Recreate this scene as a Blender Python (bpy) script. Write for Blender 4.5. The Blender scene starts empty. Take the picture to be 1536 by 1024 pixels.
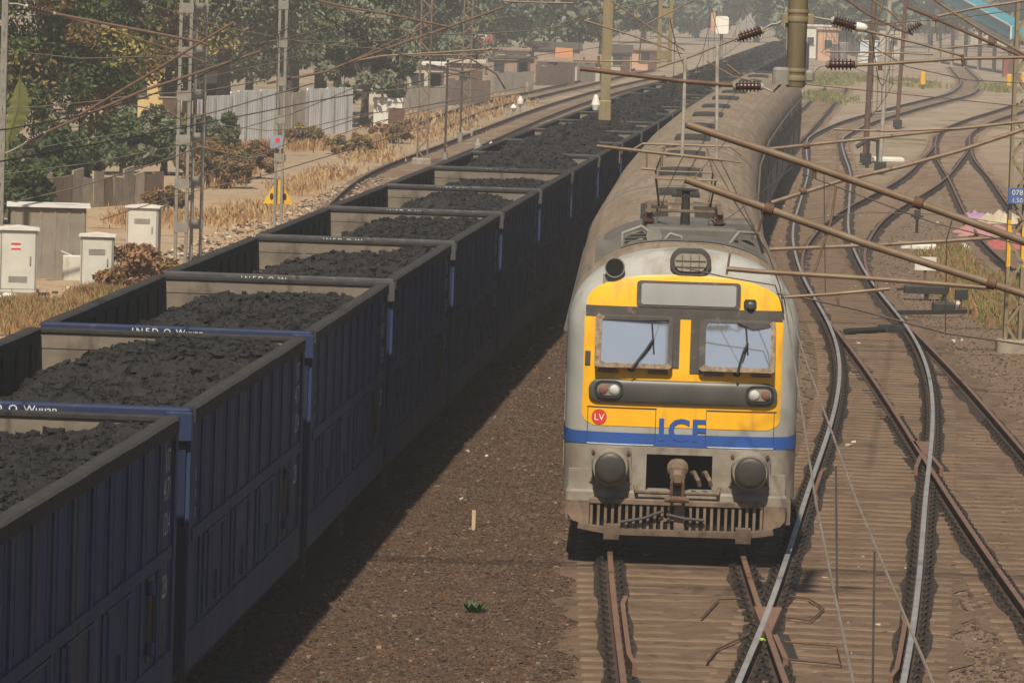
import bpy, math, random
import numpy as np
from mathutils import Vector, Matrix
random.seed(7); RNG = np.random.default_rng(7)
C = bpy.context.scene.collection
SC = bpy.context.scene
R = math.radians
# ------------------------------------------------------------------ camera model (long lens, slightly rolled)
FPX, PITCH, ROLL, CAMH = 7400.0, .0719, .0317, 7.33
_c, _s, _cr, _sr = math.cos(PITCH), math.sin(PITCH), math.cos(ROLL), math.sin(ROLL)
def _ray(px, py):
    x, y = px - 768, py - 512
    x, y = _cr*x + _sr*y, -_sr*x + _cr*y
    return x, FPX*_c - y*_s, -(FPX*_s) - y*_c
def at(px, py, D):                     # survey: sight line of the photograph at distance D
    a, b, c = _ray(px, py); t = D/b
    return Vector((a*t, D, CAMH + c*t))
GZ = -.2                               # ground level (rail tops are z = 0)
def G(px, py, Z=GZ):                   # survey: sight line meets the level Z
    a, b, c = _ray(px, py); t = (Z - CAMH)/c
    return Vector((a*t, b*t, Z))
# ------------------------------------------------------------------ tagging
def tag(o, label=None, cat=None, group=None, kind=None):
    if label: o['label'] = label
    if cat: o['category'] = cat
    if group: o['group'] = group
    if kind: o['kind'] = kind
    return o
def thing(name, label, cat, loc=(0, 0, 0), rotz=0, group=None):
    o = bpy.data.objects.new(name, None); C.objects.link(o)
    o.location = loc; o.rotation_euler = (0, 0, rotz); o.empty_display_size = .3
    return tag(o, label, cat, group)
def kids(o): return [c for c in bpy.data.objects if c.parent == o]
def copy_tree(o, parent=None, depth=9):
    c = o.copy(); C.objects.link(c)
    if parent: c.parent = parent
    if depth:
        for ch in CH.get(o.name, []): register(copy_tree(ch, c, depth-1), c)
    return c
CH = {}
def register(o, parent):
    if parent is not None: CH.setdefault(parent.name, []).append(o)
    return o
# ------------------------------------------------------------------ mesh builder
class MB:
    def __init__(s): s.v = []; s.f = []; s.m = []
    def add(s, vs, fs, m=0):
        n = len(s.v); s.v += [tuple(v) for v in vs]
        for f in fs: s.f.append(tuple(i+n for i in f)); s.m.append(m)
    def box(s, x0, x1, y0, y1, z0, z1, m=0):
        s.add([(x0,y0,z0),(x1,y0,z0),(x1,y1,z0),(x0,y1,z0),(x0,y0,z1),(x1,y0,z1),(x1,y1,z1),(x0,y1,z1)],
              [(0,3,2,1),(4,5,6,7),(0,1,5,4),(1,2,6,5),(2,3,7,6),(3,0,4,7)], m)
    def bbox(s, x0, x1, y0, y1, z0, z1, b=.02, m=0):       # box with chamfered vertical + top edges
        def ring(i, z): return [(x0+i+b if False else x0+i, y0+b+i, z),(x0+b+i, y0+i, z),(x1-b-i, y0+i, z),(x1-i, y0+b+i, z),(x1-i, y1-b-i, z),(x1-b-i, y1-i, z),(x0+b+i, y1-i, z),(x0+i, y1-b-i, z)]
        rs = [ring(0, z0), ring(0, z1-b), ring(b*.8, z1)]
        vs = sum(rs, []); fs = []
        for k in range(2):
            for i in range(8): fs.append((k*8+i, k*8+(i+1)%8, k*8+8+(i+1)%8, k*8+8+i))
        fs.append(tuple(range(7, -1, -1))); fs.append(tuple(range(16, 24)))
        s.add(vs, fs, m)
    def beam(s, p, q, w, h, m=0, up=(0,0,1)):
        p, q = Vector(p), Vector(q); d = (q-p).normalized(); u = Vector(up)
        if abs(d.dot(u)) > .98: u = Vector((0,1,0))
        r = d.cross(u).normalized(); u = r.cross(d)
        vs = [e + r*a*w/2 + u*b*h/2 for e in (p, q) for a, b in ((-1,-1),(1,-1),(1,1),(-1,1))]
        s.add(vs, [(0,1,2,3),(7,6,5,4),(0,4,5,1),(1,5,6,2),(2,6,7,3),(3,7,4,0)], m)
    def tube(s, pts, r, n=8, m=0, cap=True):
        pts = [Vector(p) for p in pts]; k = len(pts)
        rs = r if isinstance(r, (list, tuple)) else [r]*k
        d0 = (pts[1]-pts[0]).normalized(); u = Vector((0,0,1)) if abs(d0.z) < .95 else Vector((0,1,0))
        vs = []
        for i, p in enumerate(pts):
            d = ((pts[min(i+1,k-1)]-pts[i]).normalized() + (pts[i]-pts[max(i-1,0)]).normalized())
            d = d.normalized() if d.length > 1e-6 else d0
            a = d.cross(u)
            a = a.normalized() if a.length > 1e-4 else d.cross(Vector((1,.3,0))).normalized()
            u = a.cross(d).normalized()
            for j in range(n):
                t = 2*math.pi*j/n
                vs.append(p + (a*math.cos(t) + u*math.sin(t))*rs[i])
        fs = [(i*n+j, i*n+(j+1)%n, (i+1)*n+(j+1)%n, (i+1)*n+j) for i in range(k-1) for j in range(n)]
        if cap: fs += [tuple(range(n-1, -1, -1)), tuple(range((k-1)*n, k*n))]
        s.add(vs, fs, m)
    def lathe(s, p, axis, prof, n=16, m=0):                # prof: (distance along axis, radius)
        p = Vector(p); ax = Vector(axis).normalized()
        s.tube([p + ax*t for t, r in prof], [max(r, 1e-4) for t, r in prof], n, m) if False else s._lathe(p, ax, prof, n, m)
    def _lathe(s, p, d, prof, n, m):
        u = Vector((0,0,1)) if abs(d.z) < .95 else Vector((0,1,0))
        a = d.cross(u).normalized(); u = a.cross(d)
        vs = []
        for t, r in prof:
            for j in range(n):
                q = 2*math.pi*j/n
                vs.append(p + d*t + (a*math.cos(q)+u*math.sin(q))*max(r, 1e-4))
        k = len(prof)
        fs = [(i*n+j, i*n+(j+1)%n, (i+1)*n+(j+1)%n, (i+1)*n+j) for i in range(k-1) for j in range(n)]
        fs += [tuple(range(n-1, -1, -1)), tuple(range((k-1)*n, k*n))]
        s.add(vs, fs, m)
    def prism(s, poly, f, m=0):                            # poly of (a, b); f(a, b, side 0/1) -> point
        n = len(poly)
        s.add([f(a, b, 0) for a, b in poly] + [f(a, b, 1) for a, b in poly],
              [tuple(range(n)), tuple(range(2*n-1, n-1, -1))] + [(i, i+n, (i+1)%n+n, (i+1)%n) for i in range(n)], m)
    def islands(s):
        up = list(range(len(s.v)))
        def find(i):
            while up[i] != i: up[i] = up[up[i]]; i = up[i]
            return i
        for f in s.f:
            a = find(f[0])
            for i in f[1:]: up[find(i)] = a
        out = {}
        for f, m in zip(s.f, s.m): out.setdefault(find(f[0]), []).append((f, m))
        res = []
        for fs in out.values():
            b = MB(); ids = {}
            for f, m in fs:
                for i in f:
                    if i not in ids: ids[i] = len(ids); b.v.append(s.v[i])
                b.f.append(tuple(ids[i] for i in f)); b.m.append(m)
            res.append(b)
        return res
    def build(s, name, mats, parent=None, smooth=False, off=None):
        me = bpy.data.meshes.new(name)
        if off is not None: vs = [(a-off[0], b-off[1], c-off[2]) for a, b, c in s.v]
        else: vs = s.v
        me.from_pydata(vs, [], s.f); 
        for mt in (mats if isinstance(mats, (list, tuple)) else [mats]): me.materials.append(mt)
        me.polygons.foreach_set('material_index', s.m)
        if smooth: me.polygons.foreach_set('use_smooth', [True]*len(s.f))
        me.update()
        o = bpy.data.objects.new(name, me); C.objects.link(o)
        if parent is not None: o.parent = parent; register(o, parent)
        if smooth == 'auto':
            try: me.set_sharp_from_angle(angle=R(38))
            except Exception: pass
        return o
def np_obj(name, verts, faces, mats, mi=None, parent=None, smooth=False):
    me = bpy.data.meshes.new(name)
    verts = np.asarray(verts, dtype=np.float32); faces = np.asarray(faces, dtype=np.int32); k = faces.shape[1]
    me.vertices.add(len(verts)); me.vertices.foreach_set('co', verts.ravel())
    me.loops.add(faces.size); me.loops.foreach_set('vertex_index', faces.ravel())
    me.polygons.add(len(faces)); me.polygons.foreach_set('loop_start', np.arange(0, faces.size, k, dtype=np.int32))
    for mt in (mats if isinstance(mats, (list, tuple)) else [mats]): me.materials.append(mt)
    if mi is not None: me.polygons.foreach_set('material_index', np.asarray(mi, dtype=np.int32))
    me.polygons.foreach_set('use_smooth', np.full(len(faces), bool(smooth)))
    me.update(calc_edges=True); me.validate()
    o = bpy.data.objects.new(name, me); C.objects.link(o)
    if parent is not None: o.parent = parent; register(o, parent)
    return o
def text_into(mb, txt, size, f, m=0, depth=.004, sx=1.0, align='CENTER', bold=0.0):    # letters; f(x, y, 0/1) -> point
    cu = bpy.data.curves.new('t', 'FONT'); cu.body = txt; cu.size = size; cu.align_x = align; cu.resolution_u = 3; cu.offset = bold
    ob = bpy.data.objects.new('t', cu); C.objects.link(ob)
    dg = bpy.context.evaluated_depsgraph_get(); dg.update()
    me = bpy.data.meshes.new_from_object(ob.evaluated_get(dg))
    mb.add([f(v.co.x*sx, v.co.y, 1) for v in me.vertices], [tuple(p.vertices) for p in me.polygons], m)
    bpy.data.objects.remove(ob); bpy.data.curves.remove(cu); bpy.data.meshes.remove(me)
# ------------------------------------------------------------------ noise
def vnoise(x, y, seed=0):
    xi, yi = np.floor(x).astype(np.int64), np.floor(y).astype(np.int64); xf, yf = x-xi, y-yi
    def h(a, b):
        n = (a*374761393 + b*668265263 + seed*974634777) & 0xffffffff
        n = ((n ^ (n >> 13))*1274126177) & 0xffffffff
        return ((n ^ (n >> 16)) & 0xffff)/65535.0
    u, v = xf*xf*(3-2*xf), yf*yf*(3-2*yf)
    return (h(xi, yi)*(1-u)+h(xi+1, yi)*u)*(1-v) + (h(xi, yi+1)*(1-u)+h(xi+1, yi+1)*u)*v
def fbm(x, y, seed=0, o=4, g=.5):
    t, a, s = 0, 1, 0
    for i in range(o): t = t + a*vnoise(x*2**i, y*2**i, seed+i*17); s += a; a *= g
    return t/s
# ------------------------------------------------------------------ materials
class NT:
    def __init__(s, name):
        s.mat = bpy.data.materials.new(name); s.mat.use_nodes = True
        s.t = s.mat.node_tree; s.b = s.t.nodes['Principled BSDF']; s.L = s.t.links.new
        s.co = s.t.nodes.new('ShaderNodeTexCoord').outputs['Object']
    def n(s, k, **kw):
        x = s.t.nodes.new(k)
        for a, b in kw.items(): setattr(x, a, b)
        return x
    def noise(s, scale, detail=6, rough=.6, vec=None, stretch=None):
        x = s.n('ShaderNodeTexNoise'); x.inputs['Scale'].default_value = scale; x.inputs['Detail'].default_value = detail; x.inputs['Roughness'].default_value = rough
        v = vec or s.co
        if stretch:
            mp = s.n('ShaderNodeMapping'); mp.inputs['Scale'].default_value = stretch; s.L(v, mp.inputs['Vector']); v = mp.outputs[0]
        s.L(v, x.inputs['Vector']); return x.outputs['Fac']
    def ramp(s, fac, a, b, lo=0, hi=1):
        x = s.n('ShaderNodeMapRange'); x.inputs[1].default_value = a; x.inputs[2].default_value = b; x.inputs[3].default_value = lo; x.inputs[4].default_value = hi
        s.L(fac, x.inputs[0]); return x.outputs[0]
    def mix(s, fac, a, b):
        x = s.n('ShaderNodeMix', data_type='RGBA')
        for i, q in ((0, fac), (6, a), (7, b)):
            if hasattr(q, 'is_linked'): s.L(q, x.inputs[i])
            elif isinstance(q, (int, float)): x.inputs[i].default_value = q
            else: x.inputs[i].default_value = (*q, 1)
        return x.outputs[2]
    def math(s, op, a, b=0.0):
        x = s.n('ShaderNodeMath', operation=op)
        for i, q in enumerate((a, b)):
            if hasattr(q, 'is_linked'): s.L(q, x.inputs[i])
            else: x.inputs[i].default_value = q
        return x.outputs[0]
    def bump(s, h, strength=.5, dist=.02):
        x = s.n('ShaderNodeBump'); x.inputs['Strength'].default_value = strength; x.inputs['Distance'].default_value = dist
        s.L(h, x.inputs['Height']); s.L(x.outputs[0], s.b.inputs['Normal'])
    def col(s, c):
        if hasattr(c, 'is_linked'): s.L(c, s.b.inputs['Base Color'])
        else: s.b.inputs['Base Color'].default_value = (*c, 1)
    def set(s, rough=.8, metal=0, spec=.3):
        s.b.inputs['Roughness'].default_value = rough; s.b.inputs['Metallic'].default_value = metal
        s.b.inputs['Specular IOR Level'].default_value = spec; return s.mat
def M(name, c1, c2=None, scale=3, rough=.8, metal=0, bump=0, bscale=30, spec=.3, lo=.35, hi=.65, stretch=None, c3=None, s3=9, l3=.55, h3=.7, st3=None, bd=.02):
    t = NT(name)
    c = c1
    if c2 is not None: c = t.mix(t.ramp(t.noise(scale, stretch=stretch), lo, hi), c1, c2)
    if c3 is not None: c = t.mix(t.ramp(t.noise(s3, stretch=st3), l3, h3), c, c3)
    t.col(c)
    if bump: t.bump(t.noise(bscale, 5), bump, bd)
    return t.set(rough, metal, spec)
mt = {}
mt['rust'] = M('rusty_steel', (.16,.085,.05), (.09,.055,.04), 6, .75, .2)
mt['rail_rust'] = M('brown_rail_steel', (.23,.125,.08), (.16,.095,.065), 5, .55, .25)
mt['rail_side'] = M('rail_flank_rust', (.075,.042,.03), (.045,.03,.025), 8, .85)
mt['rail_bright'] = M('polished_rail_steel', (.36,.35,.34), (.27,.25,.24), 2, .5, .35)
mt['grease'] = M('greasy_black_fastening', (.016,.013,.011), (.035,.026,.02), 20, .65)
mt['tube'] = M('weathered_tube_steel', (.21,.16,.11), (.15,.1,.065), 4, .6, .25, c3=(.15,.07,.035), s3=3, l3=.6, h3=.8)
mt['tube_red'] = M('rusty_tube_steel', (.15,.085,.055), (.1,.06,.042), 5, .7, .2)
mt['tube_white'] = M('pale_galvanised_rod', (.46,.43,.37), (.3,.26,.2), 6, .5, .2)
mt['galv'] = M('grey_galvanised_steel', (.27,.26,.23), (.2,.18,.15), 4, .6, .2, c3=(.16,.09,.05), s3=5, l3=.62, h3=.8)
mt['olive_pole'] = M('olive_painted_pole', (.26,.215,.125), (.2,.16,.095), 3, .55, .1, stretch=(3,3,.4))
mt['porcelain'] = M('brown_porcelain', (.075,.03,.022), (.045,.02,.016), 5, .22, 0, spec=.6)
mt['wire'] = M('dark_wire', (.06,.05,.042), (.1,.08,.06), 3, .6, .4)
mt['wire_pale'] = M('pale_wire', (.3,.25,.19), (.2,.16,.12), 3, .55, .3)
mt['concrete'] = M('weathered_concrete', (.33,.28,.22), (.22,.18,.14), 2.5, .9, bump=.3, c3=(.12,.1,.085), s3=4, l3=.6, h3=.75, st3=(1,1,.3))
mt['white_paint'] = M('dirty_white_paint', (.68,.66,.6), (.55,.52,.46), 3, .6, c3=(.35,.3,.23), s3=4, l3=.62, h3=.8)
mt['yellow_sign'] = M('yellow_sign_paint', (.75,.42,.02), (.62,.34,.02), 3, .5)
mt['black'] = M('black_paint', (.018,.018,.018), (.03,.028,.026), 5, .6)
mt['red'] = M('red_paint', (.6,.05,.035), (.5,.04,.03), 5, .5)
# ------------------------------------------------------------------ paths of the tracks: (y, x) knots
class Path:
    def __init__(s, pts):
        s.y = np.array([p[0] for p in pts], float); s.x = np.array([p[1] for p in pts], float)
        d = np.diff(s.x)/np.diff(s.y); h = np.diff(s.y)
        m = np.zeros(len(s.x)); m[0], m[-1] = d[0], d[-1]
        m[1:-1] = (d[:-1]*h[1:]+d[1:]*h[:-1])/(h[1:]+h[:-1]); s.m = m
    def __call__(s, y):
        i = int(np.clip(np.searchsorted(s.y, y)-1, 0, len(s.y)-2)); h = s.y[i+1]-s.y[i]; t = (y-s.y[i])/h
        if t < 0: return float(s.x[0]+s.m[0]*(y-s.y[0]))
        if t > 1: return float(s.x[-1]+s.m[-1]*(y-s.y[-1]))
        return float((2*t**3-3*t*t+1)*s.x[i]+(t**3-2*t*t+t)*h*s.m[i]+(-2*t**3+3*t*t)*s.x[i+1]+(t**3-t*t)*h*s.m[i+1])
    def smooth(s, w=14):                # relaxed copy sampled along its length
        ys = np.arange(s.y[0], s.y[-1]+.1, 3.0); xs = np.array([np.mean([s(float(np.clip(y+o, s.y[0], s.y[-1]))) + 0 for o in np.linspace(-min(w, y-s.y[0], s.y[-1]-y), min(w, y-s.y[0], s.y[-1]-y), 9)]) for y in ys])
        return Path(list(zip(ys, xs)))
    def pt(s, y): return Vector((s(y), y, 0))
    def nrm(s, y):
        d = s(y+.5)-s(y-.5); v = Vector((1, -d, 0)); return v.normalized()
P_WAG = Path([(20,-6.5),(30,-5.8),(38,-5.25),(46.8,-4.605),(68,-3.28),(89.6,-1.84),(121.7,.41),(147,2.25),(176,4.35),(203,6.35),(233,8.6),(292,13.0),(388,20.2),(470,26.5)]).smooth(8)
P_EMU = Path([(35,2.13),(50,2.17),(66,2.24),(78,2.5),(90,2.95),(103,3.5),(121,4.35),(147,5.85),(176,7.85),(203,9.8),(233,12.1),(292,16.9),(388,24.6),(470,31.3)]).smooth(8)
P_D = Path([(40,2.25),(46,2.75),(52,3.38),(60,4.2),(70,5.06),(80,6.0),(93,7.1),(105,7.8),(115,8.1),(125,8.3),(138,8.75),(150,9.3),(176,11.0),(204,12.9),(235,14.6),(257,16.0),(271,17.5),(297,20.7),(314,23.2),(329,25.4),(360,30.2),(388,34.5),(415,37.6),(450,41),(505,45.2),(555,49)]).smooth(7)
P_C = Path([(40,7.0),(52,7.15),(60,7.22),(70,7.36),(84,7.65),(97,7.9),(112,8.05)]).smooth(7)
P_E = Path([(127,8.38),(140,9.0),(150,9.9),(165,11.45),(181,13.7),(198,16.1),(228,19.6),(247,21.7),(272,24),(304,28.3),(330,32.5),(365,38)]).smooth(8)
P_F = Path([(100,14.1),(125,14.4),(141,14.8),(151,15.2),(175,16.7),(204,18.7),(232,20.5),(252,22.2)]).smooth(8)
P_H = Path([(90,-6.6),(120,-5.7),(166,-5.25),(182,-5.1),(200,-4.35),(222,-2.9),(255,-.9),(290,1.3),(340,5),(390,9.4),(440,14.5)]).smooth(10)
P_J = Path([(250,-4.8),(290,-2.9),(341,1.1),(385,4.9),(419,7.6),(470,12.5)]).smooth(10)
HAZE, SUN_E, SKY, EXPO = .00065, 5.0, .05, 0.18
# ================================================================== ground
def ground_material():
    t = NT('ground_soil')
    sp = t.n('ShaderNodeSeparateXYZ'); t.L(t.co, sp.inputs[0]); X, Y = sp.outputs[0], sp.outputs[1]
    big = t.noise(.22, 5, .6); mid = t.noise(1.3, 6, .65); fine = t.noise(9, 6, .7)
    base = t.mix(t.ramp(mid, .35, .65), (.095,.057,.036), (.065,.039,.025))
    base = t.mix(t.ramp(fine, .45, .72), base, (.15,.095,.06))
    base = t.mix(t.ramp(fine, .36, .25), base, (.05,.033,.023))
    right = t.mix(t.ramp(fine, .35, .7), (.135,.095,.066), (.215,.155,.11))
    wob = t.math('MULTIPLY', t.math('SUBTRACT', mid, .5), 3.0)
    k = t.ramp(t.math('ADD', t.math('SUBTRACT', X, t.math('MULTIPLY', Y, .02)), wob), -.2, 2.2)
    c = t.mix(k, base, right)
    # dry sand west of the wagon line
    kx = t.math('SUBTRACT', X, t.math('MULTIPLY', Y, .067)); kx = t.math('ADD', kx, t.math('MULTIPLY', wob, .7))
    sand = t.mix(t.ramp(fine, .35, .7), (.34,.24,.15), (.46,.35,.235))
    sand = t.mix(t.ramp(mid, .52, .68), sand, (.27,.165,.08))
    sand = t.mix(t.ramp(t.noise(.6, 5), .56, .68), sand, (.2,.12,.05))
    c = t.mix(t.ramp(kx, -10.6, -12.2), c, sand)
    # far ground is paler, with dull green patches
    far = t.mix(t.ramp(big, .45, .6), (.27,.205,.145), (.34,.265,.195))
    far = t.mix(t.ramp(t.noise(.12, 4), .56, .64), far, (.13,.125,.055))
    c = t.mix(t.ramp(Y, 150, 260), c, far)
    gr = t.math('MULTIPLY', t.ramp(t.math('SUBTRACT', X, t.math('MULTIPLY', Y, .035)), 6.2, 8.0), t.ramp(t.noise(.35, 5, .7), .5, .6))
    gr = t.math('MULTIPLY', gr, t.ramp(Y, 88, 100)); gr = t.math('MULTIPLY', gr, t.ramp(Y, 150, 130))
    c = t.mix(gr, c, t.mix(t.ramp(fine, .4, .6), (.2,.13,.05), (.13,.13,.045)))
    t.col(c)
    vo = t.n('ShaderNodeTexVoronoi'); vo.inputs['Scale'].default_value = 11; t.L(t.co, vo.inputs['Vector'])
    h = t.math('ADD', t.math('MULTIPLY', vo.outputs['Distance'], .7), t.math('ADD', t.math('MULTIPLY', mid, 1.2), fine))
    t.bump(h, .8, .05)
    return t.set(.95, 0, .1)
MG = ground_material()
g = MB()
xs = [-1500,-300,-80,-30,30,80,300,1500]; ys = [-600,-50,20,60,120,250,600,1500,5000]
g.add([(x, y, GZ) for y in ys for x in xs], [(j*8+i, j*8+i+1, j*8+i+9, j*8+i+8) for j in range(8) for i in range(7)])
tag(g.build('ground', MG), 'brown trampled railway soil and ballast of the yard', None, None, 'structure')

def stones(n, area, smin, smax, name, mats, label, cat=None, zs=.5, seed=3, kind='stuff', probs=None):
    r = np.random.default_rng(seed)
    P = area(r, n); n = len(P); s = r.uniform(smin, smax, n)*r.uniform(.6, 1.25, n)
    cube = np.array([(-1,-1,-1),(1,-1,-1),(1,1,-1),(-1,1,-1),(-1,-1,1),(1,-1,1),(1,1,1),(-1,1,1)], float)*.5
    V = cube[None]*r.uniform(.55, 1.15, (n, 8, 1))*np.stack([r.uniform(.8,1.4,n), r.uniform(.7,1.1,n), r.uniform(.45,.9,n)], 1)[:, None]
    a = r.uniform(0, 6.28, n); b = r.uniform(-.5, .5, n)
    ca, sa, cb, sb = np.cos(a)[:,None], np.sin(a)[:,None], np.cos(b)[:,None], np.sin(b)[:,None]
    x, y, z = V[...,0], V[...,1]*cb-V[...,2]*sb, V[...,1]*sb+V[...,2]*cb
    V = np.stack([x*ca-y*sa, x*sa+y*ca, z], 2)*s[:,None,None]
    V[...,0] += P[:,0:1]; V[...,1] += P[:,1:2]; V[...,2] += (P[:,2] + s*zs*.3)[:,None]
    Fq = np.array([(0,3,2,1),(4,5,6,7),(0,1,5,4),(1,2,6,5),(2,3,7,6),(3,0,4,7)])
    F = (np.arange(n)*8)[:,None,None] + Fq[None]
    mi = np.repeat(r.choice(len(mats), n, p=probs), 6)
    o = np_obj(name, V.reshape(-1,3), F.reshape(-1,4), mats, mi)
    return tag(o, label, cat, None, kind)
st = [M('stone_brown', (.105,.065,.042), (.078,.048,.032), 3, .95), M('stone_grey', (.125,.085,.058), (.095,.063,.044), 3, .95), M('stone_pale', (.24,.175,.125), (.19,.14,.1), 3, .95), M('stone_dark', (.07,.046,.032), (.05,.035,.026), 3, .95)]
def a_between(r, n):
    y = 47 + 75*r.random(n)**1.5
    lo = np.array([P_WAG(v) for v in np.linspace(40,130,91)]); hi = np.array([P_EMU(v) for v in np.linspace(40,130,91)])
    l = np.interp(y, np.linspace(40,130,91), lo)+.2; h = np.interp(y, np.linspace(40,130,91), hi)-1.35
    return np.stack([l+(h-l)*r.random(n), y, np.full(n, GZ)], 1)
stones(80000, a_between, .018, .05, 'ballast_stones', st, 'dusty brown ballast stones lying between the coal train and passenger train', zs=.3, probs=[.56,.2,.02,.22])
def a_right(r, n):
    y = 47 + 120*r.random(n)**1.4; x = 2.9 + r.random(n)*y*.085
    return np.stack([x, y, np.full(n, GZ)], 1)
stones(45000, a_right, .018, .05, 'scattered_stones', [st[0], st[1], st[2], st[3]], 'loose stones scattered among the tracks right of the passenger train', zs=.35, seed=9, probs=[.3,.35,.2,.15])
lit = [M('litter_white', (.5,.46,.38), (.4,.36,.3), 4, .7), M('litter_cream', (.5,.42,.3), (.4,.33,.23), 4, .8), M('litter_red', (.35,.06,.05), (.28,.06,.05), 4, .7)]
def a_lit(r, n):
    y = 48 + 200*r.random(n)**1.3; x = -2 + y*.015 + r.random(n)*y*.1
    return np.stack([x, y, np.full(n, GZ+.02)], 1)
stones(190, a_lit, .04, .1, 'litter', lit, 'scraps of pale paper and plastic litter strewn over the ballast', zs=.1, seed=5, probs=[.62,.33,.05])
def a_left(r, n):
    y = 100 + 90*r.random(n); x = P_WAG(120)*0 + y*.067 - 11.5 - r.random(n)*7
    return np.stack([x, y, np.full(n, GZ)], 1)
stones(14000, a_left, .03, .13, 'rubble', [M('rubble_sand', (.4,.3,.2), (.3,.21,.13), 3, .95), M('rubble_pale', (.55,.47,.37), (.42,.35,.26), 3, .95), st[0]], 'pale rubble and clods on the sandy ground left of the coal wagons', zs=.3, seed=11, probs=[.55,.15,.3])

# ================================================================== tracks
def sleeper_material():
    t = NT('dusty_sleeper'); oi = t.n('ShaderNodeObjectInfo')
    a = t.mix(t.ramp(t.noise(2.4, 6), .35, .65), (.215,.15,.102), (.155,.107,.072))
    a = t.mix(oi.outputs['Random'], a, t.mix(t.ramp(t.noise(3.1, 5), .4, .6), (.14,.096,.065), (.185,.128,.086)))
    a = t.mix(t.ramp(t.noise(5, 5), .55, .72), a, (.1,.062,.04)); t.col(a); t.bump(t.noise(22, 5), .4, .02); return t.set(.92, 0, .1)
sleeper_top = sleeper_material()
sleeper_far = sleeper_top
stain = M('oily_ballast', (.026,.019,.015), (.045,.031,.022), 9, .85, bump=.6, bscale=14, c3=(.09,.058,.038), s3=5, l3=.6, h3=.75, bd=.04)
def bed_material():
    t = NT('dusty_ballast_fill'); sp = t.n('ShaderNodeSeparateXYZ'); t.L(t.co, sp.inputs[0])
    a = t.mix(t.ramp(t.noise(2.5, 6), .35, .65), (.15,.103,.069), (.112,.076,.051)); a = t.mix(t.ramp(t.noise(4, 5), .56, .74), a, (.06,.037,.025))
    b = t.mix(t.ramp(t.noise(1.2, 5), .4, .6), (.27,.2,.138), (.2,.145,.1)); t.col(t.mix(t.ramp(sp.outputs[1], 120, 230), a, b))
    t.bump(t.noise(16, 5), .9, .03); return t.set(.95, 0, .1)
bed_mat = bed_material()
def sleeper_mesh():
    s = MB(); s.bbox(-1.32, 1.32, -.125, .125, GZ-.08, -.172, .03, 0)
    for q in (-.872, .872):
        for e in (-1, 1):
            s.box(q+e*.12-.06, q+e*.12+.06, -.1, .1, -.172, -.125, 1)
            s.tube([(q+e*.075, -.06, -.13), (q+e*.11, -.02, -.095), (q+e*.14, .03, -.13)], .02, 5, 1)
        s.box(q-.1, q+.1, -.1, .1, -.172, -.163, 1)
    me = s.build('sleeper', [sleeper_top, mt['grease']]).data
    for o in [o for o in bpy.data.objects if o.data == me]: bpy.data.objects.remove(o)
    return me
SL = sleeper_mesh(); SLC = SL.copy(); SLC.name = 'shade_sleeper'
PROF = [(-.075,-.165),(-.075,-.15),(-.012,-.13),(-.011,-.045),(-.035,-.035),(-.036,-.006),(-.03,0),(.03,0),(.036,-.006),(.035,-.035),(.011,-.045),(.012,-.13),(.075,-.15),(.075,-.165)]
shade_sleeper = M('shade_dark_sleeper', (.05,.038,.03), (.032,.026,.022), 2.2, .95, bump=.3, bscale=25)  # shade beneath the wagons painted into the sleeper colour
shade_bed = M('shade_dark_ballast', (.04,.031,.025), (.026,.021,.018), 2.5, .95, bump=.9, bscale=16, bd=.04)  # ballast darkened the same way, under-wagon shade as colour
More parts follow.
